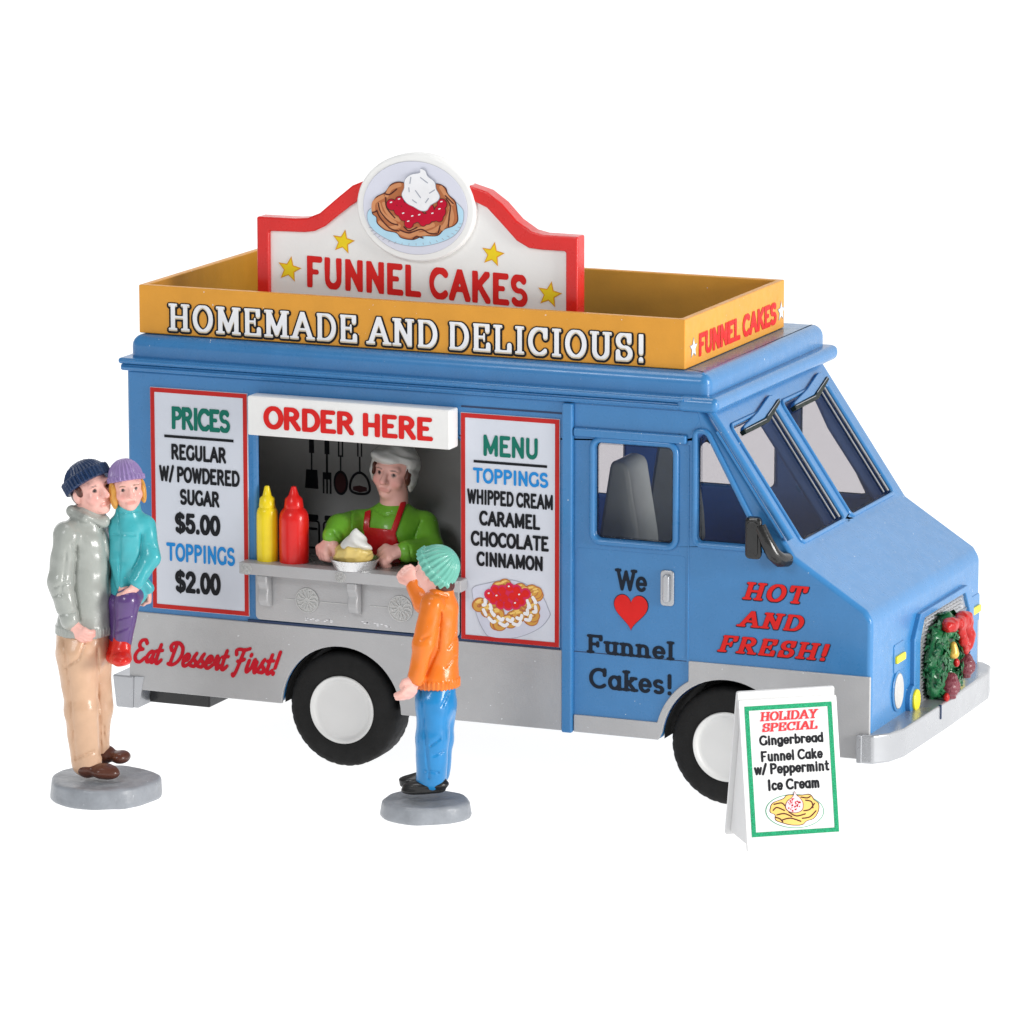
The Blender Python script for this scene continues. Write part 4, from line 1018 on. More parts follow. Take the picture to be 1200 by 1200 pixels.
def hand(wrist, d, nrm, L, curl=.6, thumb=1, spread=.9, r=.115):
    """palm, four jointed fingers of different lengths and a thumb from the side of the palm"""
    d = np.array(d, float); d /= np.linalg.norm(d); nrm = np.array(nrm, float); nrm -= d*(nrm@d); nrm /= np.linalg.norm(nrm); sd = np.cross(d, nrm); w = np.array(wrist, float); r *= L
    palm = [cone(w, w+d*.42*L+sd*x*L, .15*L, .135*L) for x in (-.15, 0, .15)]; fing = []
    for i, (x, ln) in enumerate(((-.27, .46), (-.09, .54), (.09, .50), (.27, .40))):
        k = w+d*(.50-.02*abs(i-1))*L+sd*x*L*spread; c1 = curl*.9; c2 = curl*2.0; c3 = curl*2.9; p = k
        for ang, part in ((c1, .42), (c2, .33), (c3, .25)):
            q = p+(d*cos(ang)+nrm*sin(ang))*ln*part*L; fing.append((i, cone(p, q, r, r*.93))); p = q
    tb = w+d*.14*L-thumb*sd*.20*L+nrm*.06*L; tm = tb+(d*.55-thumb*sd*.35+nrm*.45*(.4+curl))*L*.30; te = tm+(d*.75+nrm*.5*curl+thumb*sd*.15)*L*.24
    th = blend([cone(tb, tm, r*1.25, r*1.1), cone(tm, te, r*1.1, r*.95)], .02*L)
    P_ = blend(palm, .05*L); groups = [blend([c for j, c in fing if j == i], .03*L) for i in range(4)]
    def f(P):
        dd = groups[0](P)
        for g in groups[1:]: dd = np.minimum(dd, g(P))
        return smin(smin(dd, P_(P), .06*L), th(P), .03*L)
    al = [P_, th]+groups; f.lo = np.min([x.lo for x in al], 0); f.hi = np.max([x.hi for x in al], 0); return f
class Fig:
    """figure coordinates: x to the viewer's right, y away from the viewer, z up, origin at the foot of the figure.
    at(px, py, y) turns a place measured on the photograph into figure coordinates"""
    def __init__(g, loc, cx, y0, s, sz, sy, sx=10.): g.loc = loc; g.cx, g.y0, g.s, g.sz, g.sy, g.sx = cx, y0, s, sz, sy, sx; g.o = np.zeros(3)
    def at(g, px, py, y=0.): return np.array([(px-g.cx-g.sx*y)/g.s, y, (g.y0-py-g.sy*y)/g.sz])-g.o
    def pix(g, P):
        Q = P+g.o.astype(np.float32); return g.cx+g.s*Q[..., 0]+g.sx*Q[..., 1], g.y0-g.sz*Q[..., 2]-g.sy*Q[..., 1]
def pixline(g, pts, P):
    X, Y = g.pix(P); d = np.full(X.shape, 1e9)
    for a, b in zip(pts[:-1], pts[1:]): d = np.minimum(d, seg_d(X, Y, a, b, 0, 0))
    return d/g.s
def groove(f, g, lines, w, depth, ymax=None):
    """shallow engraved lines (a zip, a seam, a fold) on the viewer's side"""
    def F(P):
        d = f(P); m = np.abs(d) < .05; out = d.copy()
        Q = P[m]; k = np.zeros(len(Q), np.float32)
        for L in lines: k = np.maximum(k, np.exp(-(pixline(g, L, Q)/w)**2))
        if ymax is not None: k *= (Q[..., 1] < ymax)
        out[m] = d[m]+depth*k; return out
    F.lo, F.hi = f.lo, f.hi; return F
def roughen(f, s, a, seed=0):
    def F(P): return f(P)+wob(P, s, a, seed)
    F.lo, F.hi = f.lo, f.hi; return F
def stand(g, cx, top, r, z, parent, flat_=1., name='base', seed=0):
    """the grey resin disc a figure is fixed on"""
    def f(P):
        th = np.arctan2(P[..., 1], P[..., 0]); rho = np.hypot(P[..., 0], P[..., 1]*flat_)
        R = r*(1+.018*np.sin(3*th+seed)+.012*np.sin(5*th+2*seed))-.012*(P[..., 2]/z)
        a = rho-R; b = np.abs(P[..., 2]-z/2)-z/2
        return np.where((a > -.02) & (b > -.02), np.hypot(np.maximum(a+.02, 0), np.maximum(b+.02, 0))-.02, np.maximum(a, b))+wob(P, 28, .004, seed)
    f.lo, f.hi = v3((-r-.05, -r-.05, 0)), v3((r+.05, r+.05, z))
    return sculpt(name, f, .012, M['base'], parent, ang=180)
def union(*fs):
    def f(P):
        d = fs[0](P)
        for k in fs[1:]: d = np.minimum(d, k(P))
        return d
    f.lo = np.min([k.lo for k in fs], 0); f.hi = np.max([k.hi for k in fs], 0); return f
def band(f, g, c, axis, n, amp, z0, z1):
    """vertical knit ribs on a garment between heights z0 and z1 (hem bands, cuffs)"""
    def F(P):
        d = f(P); m = (np.abs(d) < .04) & (P[..., 2] > z0) & (P[..., 2] < z1); th = np.arctan2(P[..., 1]-c[1], P[..., 0]-c[0])
        return np.where(m, d-amp*np.cos(n*th)-amp*.8, d)
    F.lo, F.hi = f.lo, f.hi; return F

# ------------------------------------------------------------------ the man in the grey jacket
ML = (.352, -1.227, 0)
man = tag(empty('person', ML, YAW), 'person in navy knit hat, grey jacket and tan trousers carrying a child', 'person')
g = Fig(ML, 123, 934, 195.4, 190.5, 44, 10)
A = g.at
stand(g, 0, 0, .338, .122, man, 1.0, seed=.7)
hd = Head(A(113.5, 578, 0), .300, 40, -15, 0)
rhand = hand(A(90, 731, -.185), (.50, -.10, -.62), (.45, .6, .1), .165, .5, thumb=1)
lhand = hand(A(166, 703, .12), (.75, -.35, .30), (-.2, -.8, .3), .12, .5, thumb=-1)
neck = cone(A(111, 592, .01), A(104, 618, .02), .076, .075)
inner = blend([cone(A(103, 628, 0), A(102, 735, 0), .115, .12), cone(A(86, 628, -.09), A(118, 626, .09), .06)]+path([A(84, 628, -.13), A(73, 685, -.17), A(88, 730, -.18)], [.055, .05, .04])
     +path([A(121, 628, .13), A(140, 680, .17), A(166, 703, .12)], [.05, .045, .036])+path([A(95, 745, -.06), A(99, 830, -.08), A(103, 902, -.07)], [.09, .075, .05])+path([A(111, 745, .06), A(114, 830, .07), A(112, 887, .08)], [.08, .07, .05]), .03)
hf = hd.prims()
def fbody(P):
    d = smin(hf(P), neck(P), .03); d = smin(d, inner(P), .03); d = smin(d, rhand(P), .015); return smin(d, lhand(P), .015)
fbody.lo = np.min([x.lo for x in (hf, inner, rhand, lhand)], 0); fbody.hi = np.max([x.hi for x in (hf, inner, rhand, lhand)], 0)
sculpt('body', fbody, .0085, M['skin'], man, color=hd.color)
sculpt('hat', knit_hat(hd.u*.92-hd.f*.40, hd.P(0, -.06, .215), .136, .130, .078, 34), .0055, M['navy_knit'], man)
hair = blend([ell(hd.P(0, -.13, -.02), (.37*.30, .33*.30, .27*.30), hd.A), ell(hd.P(.34, .07, .10), (.018, .03, .035), hd.A)], .02)
sculpt('hair', roughen(hair, 90, .003), .008, M['brown_hair'], man)
trunk = blend([cone(A(104, 640, 0), A(103, 732, .0), .150, .165), cone(A(83, 628, -.11), A(119, 625, .11), .080), cone(A(104, 624, 0), A(109, 606, 0), .112, .094)], .045)
sleeve = blend(path([A(84, 630, -.13), A(76, 683, -.165), A(86, 727, -.18)], [.078, .074, .060]), .02)
sleeve2 = blend(path([A(121, 628, .14), A(141, 680, .18), A(160, 702, .13)], [.074, .066, .050]), .02)
collar = blend([cone(A(90, 601, -.03), A(106, 609, -.09), .032), cone(A(106, 609, -.09), A(127, 615, -.05), .030), cone(A(90, 601, -.03), A(103, 597, .07), .032), cone(A(127, 612, -.05), A(121, 602, .06), .030)], .02)
hem = cone(A(102, 739, 0), A(102, 733, 0), .168)
def fj(P):
    d = smin(trunk(P), sleeve(P), .012); d = smin(d, sleeve2(P), .02); d = smin(d, collar(P), .014)
    cut_ = -(P[..., 2]-A(102, 742, 0)[2]); d = np.maximum(smin(d, hem(P), .02), cut_)
    arm = A(81, 736, -.185); cutarm = P-v3(arm); 
    return d+wob(P, 20, .006, 1)+wob(P, 47, .0032, 3)
fj.lo = np.min([x.lo for x in (trunk, sleeve, sleeve2)], 0); fj.hi = np.max([x.hi for x in (trunk, sleeve, sleeve2)], 0)
fj2 = groove(fj, g, [[(124, 622), (131, 660), (133, 735)], [(96, 640), (93, 690), (98, 728)], [(84, 648), (80, 680), (76, 700)], [(100, 606), (121, 619)], [(70, 690), (86, 684)], [(68, 700), (80, 696)], [(97, 655), (90, 640)], [(72, 722), (96, 718)]], .006, .010, .02)
fj2 = band(fj2, g, A(103, 740, 0), 2, 40, .004, A(102, 743, 0)[2], A(102, 731, 0)[2])
sculpt('jacket', fj2, .0085, M['grey_jacket'], man)
def ftr(P): return smin(smin(lg1(P), lg2(P), .018), pel(P), .04)+wob(P, 15, .007, 4)+wob(P, 38, .003, 1)
lg1 = blend(path([A(94, 765, -.06), A(98, 830, -.08), A(102, 893, -.07)], [.128, .104, .092]), .03)
lg2 = blend(path([A(112, 765, .06), A(115, 830, .07), A(113, 880, .08)], [.112, .088, .080]), .03)
pel = cone(A(100, 738, 0), A(100, 760, 0), .158)
ftr.lo = np.min([x.lo for x in (lg1, lg2, pel)], 0); ftr.hi = np.max([x.hi for x in (lg1, lg2, pel)], 0)
def ftr_c(P): return np.maximum(ftr(P), .135-P[..., 2]-.03*(P[..., 1] > 0))
ftr_c.lo, ftr_c.hi = ftr.lo, ftr.hi
sculpt('trousers', groove(ftr_c, g, [[(118, 760), (117, 820), (119, 885)], [(78, 748), (84, 800), (90, 890)], [(104, 750), (96, 772), (80, 782)], [(112, 880), (92, 888)], [(124, 870), (122, 850)]], .006, .012, .04), .0095, M['tan_trousers'], man)
sh1 = blend([ell(A(105, 899, -.08), (.085, .065, .062), axes(62)), ell(A(122, 903, -.12), (.085, .065, .046), axes(62)), ell(A(131, 905, -.14), (.055, .055, .038), axes(62))], .03)
sh2 = blend([ell(A(124, 884, .08), (.075, .060, .055), axes(66)), ell(A(142, 887, .05), (.075, .055, .040), axes(66))], .03)
for f_ in (sh1, sh2):
    def fs(P, f_=f_): return np.maximum(f_(P), .116-P[..., 2])
    fs.lo, fs.hi = f_.lo, f_.hi; sculpt('shoe', fs, .008, M['brown_shoe'], man)

# ------------------------------------------------------------------ the child in the lilac hat, carried on his arm
co = A(150, 745, 0)
R2 = np.array([[cos(YAW), -sin(YAW), 0], [sin(YAW), cos(YAW), 0], [0, 0, 1]])
kid = tag(empty('person', tuple(np.array(ML)+R2@co), YAW), 'small child in lilac knit hat, turquoise jacket and red boots carried on an arm', 'person')
g = Fig(ML, 123, 934, 195.4, 190.5, 44, 10); g.o = co; A = g.at
hd = Head(A(154.5, 576, -.04), .255, 14, -6, 0, brow=(.16, .08, .03))
h1 = hand(A(164, 686, -.13), (-.55, -.25, -.75), (-.5, .5, .1), .135, .35, thumb=-1)
h2 = hand(A(148, 690, -.10), (.5, -.2, -.5), (-.1, .8, .1), .11, .4, thumb=1)
body_ = blend([cone(A(157, 612, 0), A(155, 690, 0), .075, .085), cone(A(145, 612, 0), A(170, 612, 0), .045)]+path([A(174, 616, 0), A(182, 655, -.05), A(164, 686, -.13)], [.04, .038, .032])
     +path([A(143, 616, .0), A(143, 655, -.03), A(148, 690, -.10)], [.04, .036, .03])+path([A(156, 690, 0), A(152, 705, -.14), A(146, 765, -.13)], [.065, .055, .045])+path([A(150, 690, .05), A(142, 708, .0), A(137, 765, -.0)], [.06, .05, .04]), .025)
neck = cone(A(153, 590, -.01), A(155, 608, .01), .054, .056); hf = hd.prims()
def fbody(P):
    d = smin(hf(P), neck(P), .03); d = smin(d, body_(P), .03); d = smin(d, h1(P), .012); return smin(d, h2(P), .012)
fbody.lo = np.min([x.lo for x in (hf, body_, h1, h2)], 0); fbody.hi = np.max([x.hi for x in (hf, body_, h1, h2)], 0)
sculpt('body', fbody, .0075, M['skin'], kid, color=hd.color)
sculpt('hat', knit_hat(hd.u*.97-hd.f*.22, hd.P(.0, -.05, .235), .102, .125, .026, 26, low=.012, amp=.006), .005, M['lilac_knit'], kid)
hl = blend([ell(hd.P(.345, .06, -.07), (.024, .045, .085), hd.A), ell(hd.P(-.345, .04, -.07), (.020, .04, .075), hd.A), ell(hd.P(0, -.20, .0), (.095, .07, .09), hd.A)], .02)
def strands(P): return hl(P)+.003*np.sin((P@np.array(hd.f, np.float32))*260)
strands.lo, strands.hi = hl.lo, hl.hi
sculpt('hair', strands, .005, M['ginger_hair'], kid)
tr = blend([cone(A(157, 622, 0), A(155, 690, .01), .100, .115), cone(A(147, 617, 0), A(171, 616, 0), .062), cone(A(155, 612, 0), A(154.5, 596, -.015), .080, .074)], .035)
s1 = blend(path([A(175, 618, 0), A(181.5, 655, -.06), A(165, 683, -.125)], [.060, .055, .046]), .02)
s2 = blend(path([A(143, 618, .0), A(143, 655, -.03), A(147, 686, -.09)], [.056, .05, .042]), .02)
cf = cone(A(177, 690, -.02), A(172, 684, -.03), .035)
def fj(P): return smin(smin(smin(tr(P), s1(P), .010), s2(P), .02), cf(P), .01)+wob(P, 24, .004, 2)+wob(P, 55, .0025, 4)
fj.lo = np.min([x.lo for x in (tr, s1, s2)], 0); fj.hi = np.max([x.hi for x in (tr, s1, s2)], 0)
sculpt('jacket', groove(fj, g, [[(143, 600), (146, 630), (144, 690)], [(137, 628), (163, 629)], [(170, 628), (169, 650), (160, 668)], [(143, 604), (168, 601)], [(178, 640), (186, 644)]], .005, .008, .03), .0065, M['turquoise_jacket'], kid)
l1 = blend(path([A(157, 694, .0), A(153, 706, -.13), A(147, 754, -.14)], [.088, .074, .052]), .02)
l2 = blend(path([A(150, 694, .04), A(143, 708, -.02), A(141, 752, -.02)], [.085, .070, .054]), .02)
sculpt('trousers', groove(roughen(union(l1, l2), 26, .004, 3), g, [[(158, 722), (143, 726)], [(155, 735), (141, 741)]], .006, .006), .0075, M['purple_trousers'], kid)
for q in ((146, 754, -.14, .84), (140, 753, -.02, .78)):
    k = q[3]
    b1 = blend([cone(A(q[0], q[1]-1, q[2]), A(q[0]-1, q[1]+13, q[2]-.02), .066*k, .074*k), ell(A(q[0]-1, q[1]+18, q[2]-.07), (.078*k, .13*k, .050*k), axes(8))], .02)
    def fb_(P, b1=b1, z=A(q[0], q[1]+24, q[2]-.03)[2]): return np.maximum(b1(P), z-P[..., 2])+wob(P, 60, .004, 5)
    fb_.lo, fb_.hi = b1.lo, b1.hi; sculpt('boot', fb_, .0075, M['red_boot'], kid)

# ------------------------------------------------------------------ the boy in orange at the counter
BL = (2.312, -.901, 0)
boy = tag(empty('person', BL, YAW), 'boy in mint knit hat, orange jumper and blue jeans reaching up to the counter', 'person')
g = Fig(BL, 499, 956, 198.2, 193, 46, 3); A = g.at
stand(g, 0, 0, .272, .105, boy, 1.08, seed=2.2)
hd = Head(A(510, 672, 0), .255, -124, 0, 14)
h1 = hand(A(489, 796, -.165), (-.5, -.05, -.85), (-.6, .6, .2), .165, .3, thumb=1)
h2 = hand(A(486, 683, .28), (-.45, .10, .88), (-.2, .5, -.3), .155, .95, thumb=-1)
inner = blend([cone(A(515, 710, 0), A(511, 775, 0), .075, .075), cone(A(508, 705, -.08), A(516, 705, .08), .05)]+path([A(507, 708, -.11), A(497, 755, -.15), A(490, 795, -.16)], [.045, .04, .033])
     +path([A(510, 708, .11), A(497, 708, .2), A(486, 683, .28)], [.045, .04, .032])+path([A(509, 790, -.035), A(507, 830, -.045), A(506, 865, -.05), A(503, 915, -.05)], [.055, .065, .06, .05])+path([A(514, 790, .035), A(514, 830, .045), A(513, 865, .06), A(510, 908, .07)], [.055, .065, .06, .05]), .03)
neck = cone(A(514, 680, .0), A(516, 706, 0), .07, .08); hf = hd.prims()
def fbody(P):
    d = smin(hf(P), neck(P), .03); d = smin(d, inner(P), .03); d = smin(d, h1(P), .012); return smin(d, h2(P), .012)
fbody.lo = np.min([x.lo for x in (hf, inner, h1, h2)], 0); fbody.hi = np.max([x.hi for x in (hf, inner, h1, h2)], 0)
sculpt('body', fbody, .0085, M['skin'], boy, color=hd.color)
sculpt('hat', knit_hat((.74, -.22, .63), A(510.5, 668, .01), .134, .156, .050, 22, amp=.006), .0055, M['mint_knit'], boy)
sculpt('hair', roughen(ell(A(519, 686, .0), (.075, .085, .055)), 80, .003), .008, M['brown_hair'], boy)
tr = blend([cone(A(516, 718, 0), A(511, 792, 0), .110, .134), cone(A(508, 708, -.09), A(520, 706, .09), .072), cone(A(516, 706, .0), A(517, 696, .0), .092, .080)], .04)
s1 = blend(path([A(507, 712, -.12), A(497, 757, -.155), A(489, 793, -.165)], [.072, .062, .052]), .02)
s2 = blend(path([A(512, 712, .11), A(497, 707, .20), A(486.5, 687, .275)], [.068, .060, .046]), .02)
hem = cone(A(511, 798, 0), A(511, 792, 0), .140)
def fj(P):
    d = smin(smin(tr(P), s1(P), .012), s2(P), .02); d = smin(d, hem(P), .02)
    X, Y = g.pix(P); keep = np.where(s1(P) < .01, .3, 0.)
    return np.maximum(d, A(511, 803, 0)[2]-P[..., 2]-keep)+wob(P, 19, .005, 6)+wob(P, 45, .0012, 2)
fj.lo = np.min([x.lo for x in (tr, s1, s2)], 0); fj.hi = np.max([x.hi for x in (tr, s1, s2)], 0)
fj2 = groove(fj, g, [[(518, 712), (514, 760), (500, 792)], [(505, 745), (496, 750)], [(524, 700), (500, 694)], [(536, 745), (526, 760)], [(534, 770), (522, 782)]], .007, .010, .02)
sculpt('jumper', band(fj2, g, A(511, 800, 0), 2, 34, .005, A(511, 805, 0)[2], A(511, 794, 0)[2]), .0085, M['orange_jumper'], boy)
lg1 = blend(path([A(508, 822, -.045), A(507, 865, -.06), A(505, 912, -.055)], [.104, .097, .092]), .03)
lg2 = blend(path([A(515, 822, .045), A(513, 865, .06), A(511, 905, .07)], [.100, .09, .082]), .03)
pel = cone(A(511, 806, 0), A(511, 826, 0), .119)
def ftr(P): return np.maximum(smin(smin(lg1(P), lg2(P), .018), pel(P), .03), .118-P[..., 2]-.02*(P[..., 1] > 0))+wob(P, 18, .006, 8)
ftr.lo, ftr.hi = np.minimum(lg1.lo, lg2.lo), np.maximum(lg1.hi, lg2.hi)
sculpt('jeans', groove(ftr, g, [[(494, 806), (498, 850), (503, 912)], [(526, 812), (518, 828)], [(516, 865), (504, 874)], [(508, 885), (520, 880)], [(514, 905), (498, 903)]], .006, .011, .03), .0085, M['blue_jeans'], boy)
for q in ((0, 0, 0), (-3, -8, .13)):
    f_ = blend([ell(A(511+q[0], 918+q[1], -.07+q[2]), (.062, .075, .056), axes(-95)), ell(A(494+q[0], 922+q[1], -.075+q[2]), (.062, .085, .045), axes(-95)), ell(A(482+q[0], 924+q[1], -.075+q[2]), (.054, .06, .036), axes(-95))], .025)
    def fs(P, f_=f_): return np.maximum(f_(P), .098-P[..., 2])+.004*np.sin(P[..., 2]*140)
    fs.lo, fs.hi = f_.lo, f_.hi; sculpt('shoe', fs, .008, M['black_shoe'], boy)

# ------------------------------------------------------------------ the cook behind the counter
VL = (1.5, .42, .48)
cook = tag(empty('person', VL, YAW), 'cook in a white cap, green shirt and red apron leaning over the serving counter', 'person')
g = Fig(VL, 457.9, 795.7, 189.2, 184.8, 42, 4); A = g.at
hd = Head(A(462, 556.5, 0), .315, -23, 9, -4, brow=(.10, .06, .05))
h1 = hand(A(391, 632, -.26), (-.55, -.15, -.75), (.6, .4, -.3), .20, .95, thumb=-1, r=.125)
h2 = hand(A(473, 648, -.30), (-.95, -.10, -.10), (-.2, .5, -.8), .21, .85, thumb=1, r=.125)
inner = blend([cone(A(462, 615, 0), A(462, 690, 0), .13, .13), cone(A(430, 612, .0), A(492, 614, .0), .07)]+path([A(420, 612, -.0), A(398, 620, -.16), A(391, 632, -.26)], [.06, .05, .042])
     +path([A(498, 614, .0), A(505, 645, -.14), A(473, 648, -.30)], [.06, .05, .042])+path([A(450, 690, 0), A(450, 740, 0), A(450, 788, 0)], [.09, .08, .06])+path([A(474, 690, 0), A(474, 740, 0), A(474, 788, 0)], [.09, .08, .06]), .03)
neck = cone(A(463, 580, .0), A(462, 608, 0), .085, .095); hf = hd.prims()
def fbody(P):
    d = smin(hf(P), neck(P), .03); d = smin(d, inner(P), .03); d = smin(d, h1(P), .012); return smin(d, h2(P), .012)
fbody.lo = np.min([x.lo for x in (hf, inner, h1, h2)], 0); fbody.hi = np.max([x.hi for x in (hf, inner, h1, h2)], 0)
sculpt('body', fbody, .0085, M['skin'], cook, color=hd.color)
cap_c = hd.P(0, -.06, .22); cu = hd.u*.95-hd.f*.28
def cap(P):
    q = (P-v3(cap_c)); h_ = q@v3(cu); rho = np.linalg.norm(q-h_[..., None]*v3(cu), axis=-1)
    dome = np.sqrt((rho/.150)**2+(h_/.150)**2)-1; dome = np.maximum(dome*.14, -h_-.01)
    bnd = np.maximum(np.abs(h_-.012)-.030, rho-.152); d = smin(dome+.008, bnd+.008, .015)
    d = smin(d, flap(P), .02); d = smin(d, sag(P), .02)
    return d+wob(P, 42, .006, 3)+.0012*np.sin(h_*110+q[..., 0]*30)
sag = ell(hd.P(.1, .18, .36), (.10, .09, .05), hd.A)
flap = blend([ell(hd.P(-.365, -.06, .12), (.026, .08, .10), hd.A), ell(hd.P(-.385, -.08, -.08), (.020, .05, .075), hd.A), ell(hd.P(.40, -.0, .08), (.022, .05, .10), hd.A)], .02)
cap.lo, cap.hi = v3(cap_c)-.22, v3(cap_c)+.22
sculpt('cap', cap, .0065, M['white_hat'], cook)
sculpt('hair', roughen(blend([ell(hd.P(-.365, .08, .05), (.020, .045, .065), hd.A), ell(hd.P(.365, .08, .06), (.018, .035, .05), hd.A), ell(hd.P(0, -.2, -.05), (.105, .09, .10), hd.A)], .02), 100, .004), .007, M['brown_hair'], cook)
tr = blend([cone(A(462, 625, .0), A(462, 700, 0), .185, .19), cone(A(428, 616, .0), A(495, 618, .0), .092), cone(A(462, 612, 0), A(462, 604, 0), .12, .11)], .05)
s1 = blend(path([A(419, 616, -.0), A(399, 619, -.15), A(392, 630, -.245)], [.090, .078, .066]), .02)
s2 = blend(path([A(498, 618, .0), A(505, 643, -.14), A(477, 648, -.285)], [.090, .080, .066]), .02)
def fsh(P): return smin(smin(tr(P), s1(P), .015), s2(P), .015)+wob(P, 18, .006, 9)
fsh.lo = np.min([x.lo for x in (tr, s1, s2)], 0); fsh.hi = np.max([x.hi for x in (tr, s1, s2)], 0)
def fshc(P): return np.maximum(fsh(P), (P[..., 2]-A(0, 597, 0)[2])*.8)
fshc.lo, fshc.hi = fsh.lo, fsh.hi
sculpt('shirt', groove(fsh, g, [[(440, 598), (452, 606), (470, 602)], [(413, 600), (412, 625)], [(392, 624), (403, 640)], [(480, 642), (483, 660)], [(494, 612), (486, 630)]], .006, .010, -.02), .0085, M['green_shirt'], cook)
def fap(P):
    d = fsh(P)-.014; X, Y = g.pix(P)
    bib = in_poly(X, Y, [(430, 619), (463, 623), (470, 645), (470, 720), (425, 720), (424, 640)])
    st1 = seg_d(X, Y, (434, 583), (430, 622), 3.6, 3.6); st2 = seg_d(X, Y, (474, 590), (462, 624), 3.4, 3.4)
    m = np.minimum(bib, np.minimum(st1, st2))/g.s
    return np.maximum(np.maximum(d, m), P[..., 1]+.05)
fap.lo, fap.hi = tr.lo-.05, tr.hi+.05
sculpt('apron', fap, .0075, M['red_apron'], cook)
sculpt('trousers', blend(path([A(450, 690, 0), A(450, 786, 0)], [.12, .09])+path([A(474, 690, 0), A(474, 786, 0)], [.12, .09]), .03), .016, M['navy_knit'], cook)

# ------------------------------------------------------------------ what stands on the counter
def at_px(cx, base, s):   # lathe profile helper: radii and heights in pixels of the photograph
    return lambda pr: [(r/s, h/s) for r, h in pr]
def bottle(name, loc, mat, label, pr, seed):
    root = tag(empty(name, loc), label, 'bottle')
    rr = [r for r, h in pr]; hh = [h for r, h in pr]
    b = MB().lathe([(r/186, h/186) for r, h in spline([(r, h) for r, h in pr[:6]], 4)], None, 40).build('bottle_body', MATS[mat.name], root, ang=60)
    c = MB().lathe([(r/186, h/186) for r, h in pr[5:]], None, 40).build('nozzle_cap', MATS[mat.name], root, ang=50)
    return root
bottle('mustard_bottle', (.857, .015, 1.258), M['mustard'], 'yellow mustard squeeze bottle at the left end of the serving counter',
       [(0, 0), (11, 0), (12.3, 3), (12.4, 30), (12, 55), (9.2, 62), (9.4, 63), (8.6, 72), (5.2, 75), (3.6, 82), (2.6, 86), (0, 87)], 1)
bottle('ketchup_bottle', (1.028, .035, 1.258), M['ketchup'], 'fatter red ketchup squeeze bottle beside the yellow mustard bottle',
       [(0, 0), (15, 0), (16.8, 3), (17.0, 30), (16.4, 54), (11, 63), (11.2, 64), (10.0, 73), (6.0, 77), (4.0, 83), (2.8, 87), (0, 88)], 2)
fc = tag(empty('funnel_cake', (1.450, .0, 1.258)), 'golden funnel cake topped with whipped cream on a foil plate', 'cake')
MB().lathe([(0, .012), (.115, .012), (.13, .035), (.147, .062), (.152, .064), (.150, .056), (.135, .03), (.125, .0), (0, .0)], None, 48).build('foil_plate', M['foil'], fc, ang=40)
rn = random.Random(11); pr = [ell((0, 0, .075), (.115, .115, .055))]
for k in range(15):
    a = k*2.4; R_ = .055+.055*((k*7) % 5)/4; z = .075+.05*rn.random()
    pts = [(R_*cos(a+t)*(1+.1*sin(3*t)), R_*sin(a+t), z+.018*sin(2*t+k)) for t in (0, .5, 1.0, 1.5)]
    pr += path(pts, [.020]*4)
sculpt('cake', roughen(blend(pr, .010), 70, .003), .0055, M['cake'], fc)
def fcream(P):
    th = np.arctan2(P[..., 1], P[..., 0]-.01); z = P[..., 2]-.115; rho = np.hypot(P[..., 0]-.01, P[..., 1])
    R_ = np.where(z < .03, .088, .088*np.clip(1-(z-.03)/.105, 0, 1)**.8)*(1+.13*np.sin(th*3+z*75))
    return np.maximum((rho-R_)*.6, np.maximum(-z, z-.135))
fcream.lo, fcream.hi = v3((-.13, -.13, .10)), v3((.14, .13, .27))
sculpt('whipped_cream', fcream, .005, M['cream'], fc)

# ------------------------------------------------------------------ wreath on the grille
wr = tag(empty('wreath', (XF+.012, 1.20, .45)), 'green holiday wreath with a red bow and maroon pine cones on the truck grille', 'wreath')
wc = np.array([.050, 0, .285])
def ring_f(P):
    q = P-v3(wc); y, z = q[..., 1], q[..., 2]; th = np.arctan2(z, y); rho = np.hypot(y*.94, z*.98)
    r_ = .110+.012*np.sin(5*th+1)+.010*np.sin(9*th)
    return (np.hypot(rho-.160, q[..., 0]*1.9)-r_)*.75+wob(P, 60, .008, 2)
ring_f.lo, ring_f.hi = v3((-.08, -.34, -.04)), v3((.24, .34, .62))
sculpt('wreath_ring', ring_f, .009, M['leaf'], wr)
lm = MB(); rn = random.Random(21)
for k in range(360):
    th = rn.uniform(0, 2*pi); ph = rn.uniform(-1.5, 1.9); R_ = .160+.106*cos(ph)*(1 if rn.random() < .9 else -1)
    c = Vector((wc[0]+.056*sin(ph), R_*cos(th)*1.06, wc[2]+R_*sin(th)))
    nrm = Vector((sin(ph), cos(ph)*cos(th), cos(ph)*sin(th))); tan_ = Vector((0, -sin(th), cos(th)))*rn.choice((1, 1, -1)); bt = nrm.cross(tan_)
    d = (tan_*.7+bt*rn.uniform(-.9, .9)+nrm*rn.uniform(.05, .30)).normalized(); w_ = d.cross(nrm).normalized(); L_ = rn.uniform(.055, .085); ww = L_*.24
    tip = c+d*L_; mid = c+d*L_*.45+nrm*.010
    lm.add([c, mid+w_*ww, tip, mid-w_*ww, mid+nrm*.008], [(0, 1, 4), (1, 2, 4), (2, 3, 4), (3, 0, 4)])
lm.build('wreath_leaves', M['leaf'], wr, ang=180, smooth=False)
bw = lambda *p: tuple(wc+np.array(p))
bow = blend([ell(bw(.065, -.09, .235), (.050, .095, .045)), ell(bw(.075, .125, .220), (.055, .095, .060)), ell(bw(.085, .02, .225), (.042, .05, .045))]+path([bw(.075, .15, .19), bw(.085, .19, .11), bw(.085, .17, .06)], [.045, .048, .036])
            +path([bw(.085, .03, .20), bw(.092, .08, .10), bw(.09, .15, .02)], [.026, .030, .018]), .015)
sculpt('bow', roughen(bow, 75, .006), .007, M['bow'], wr)
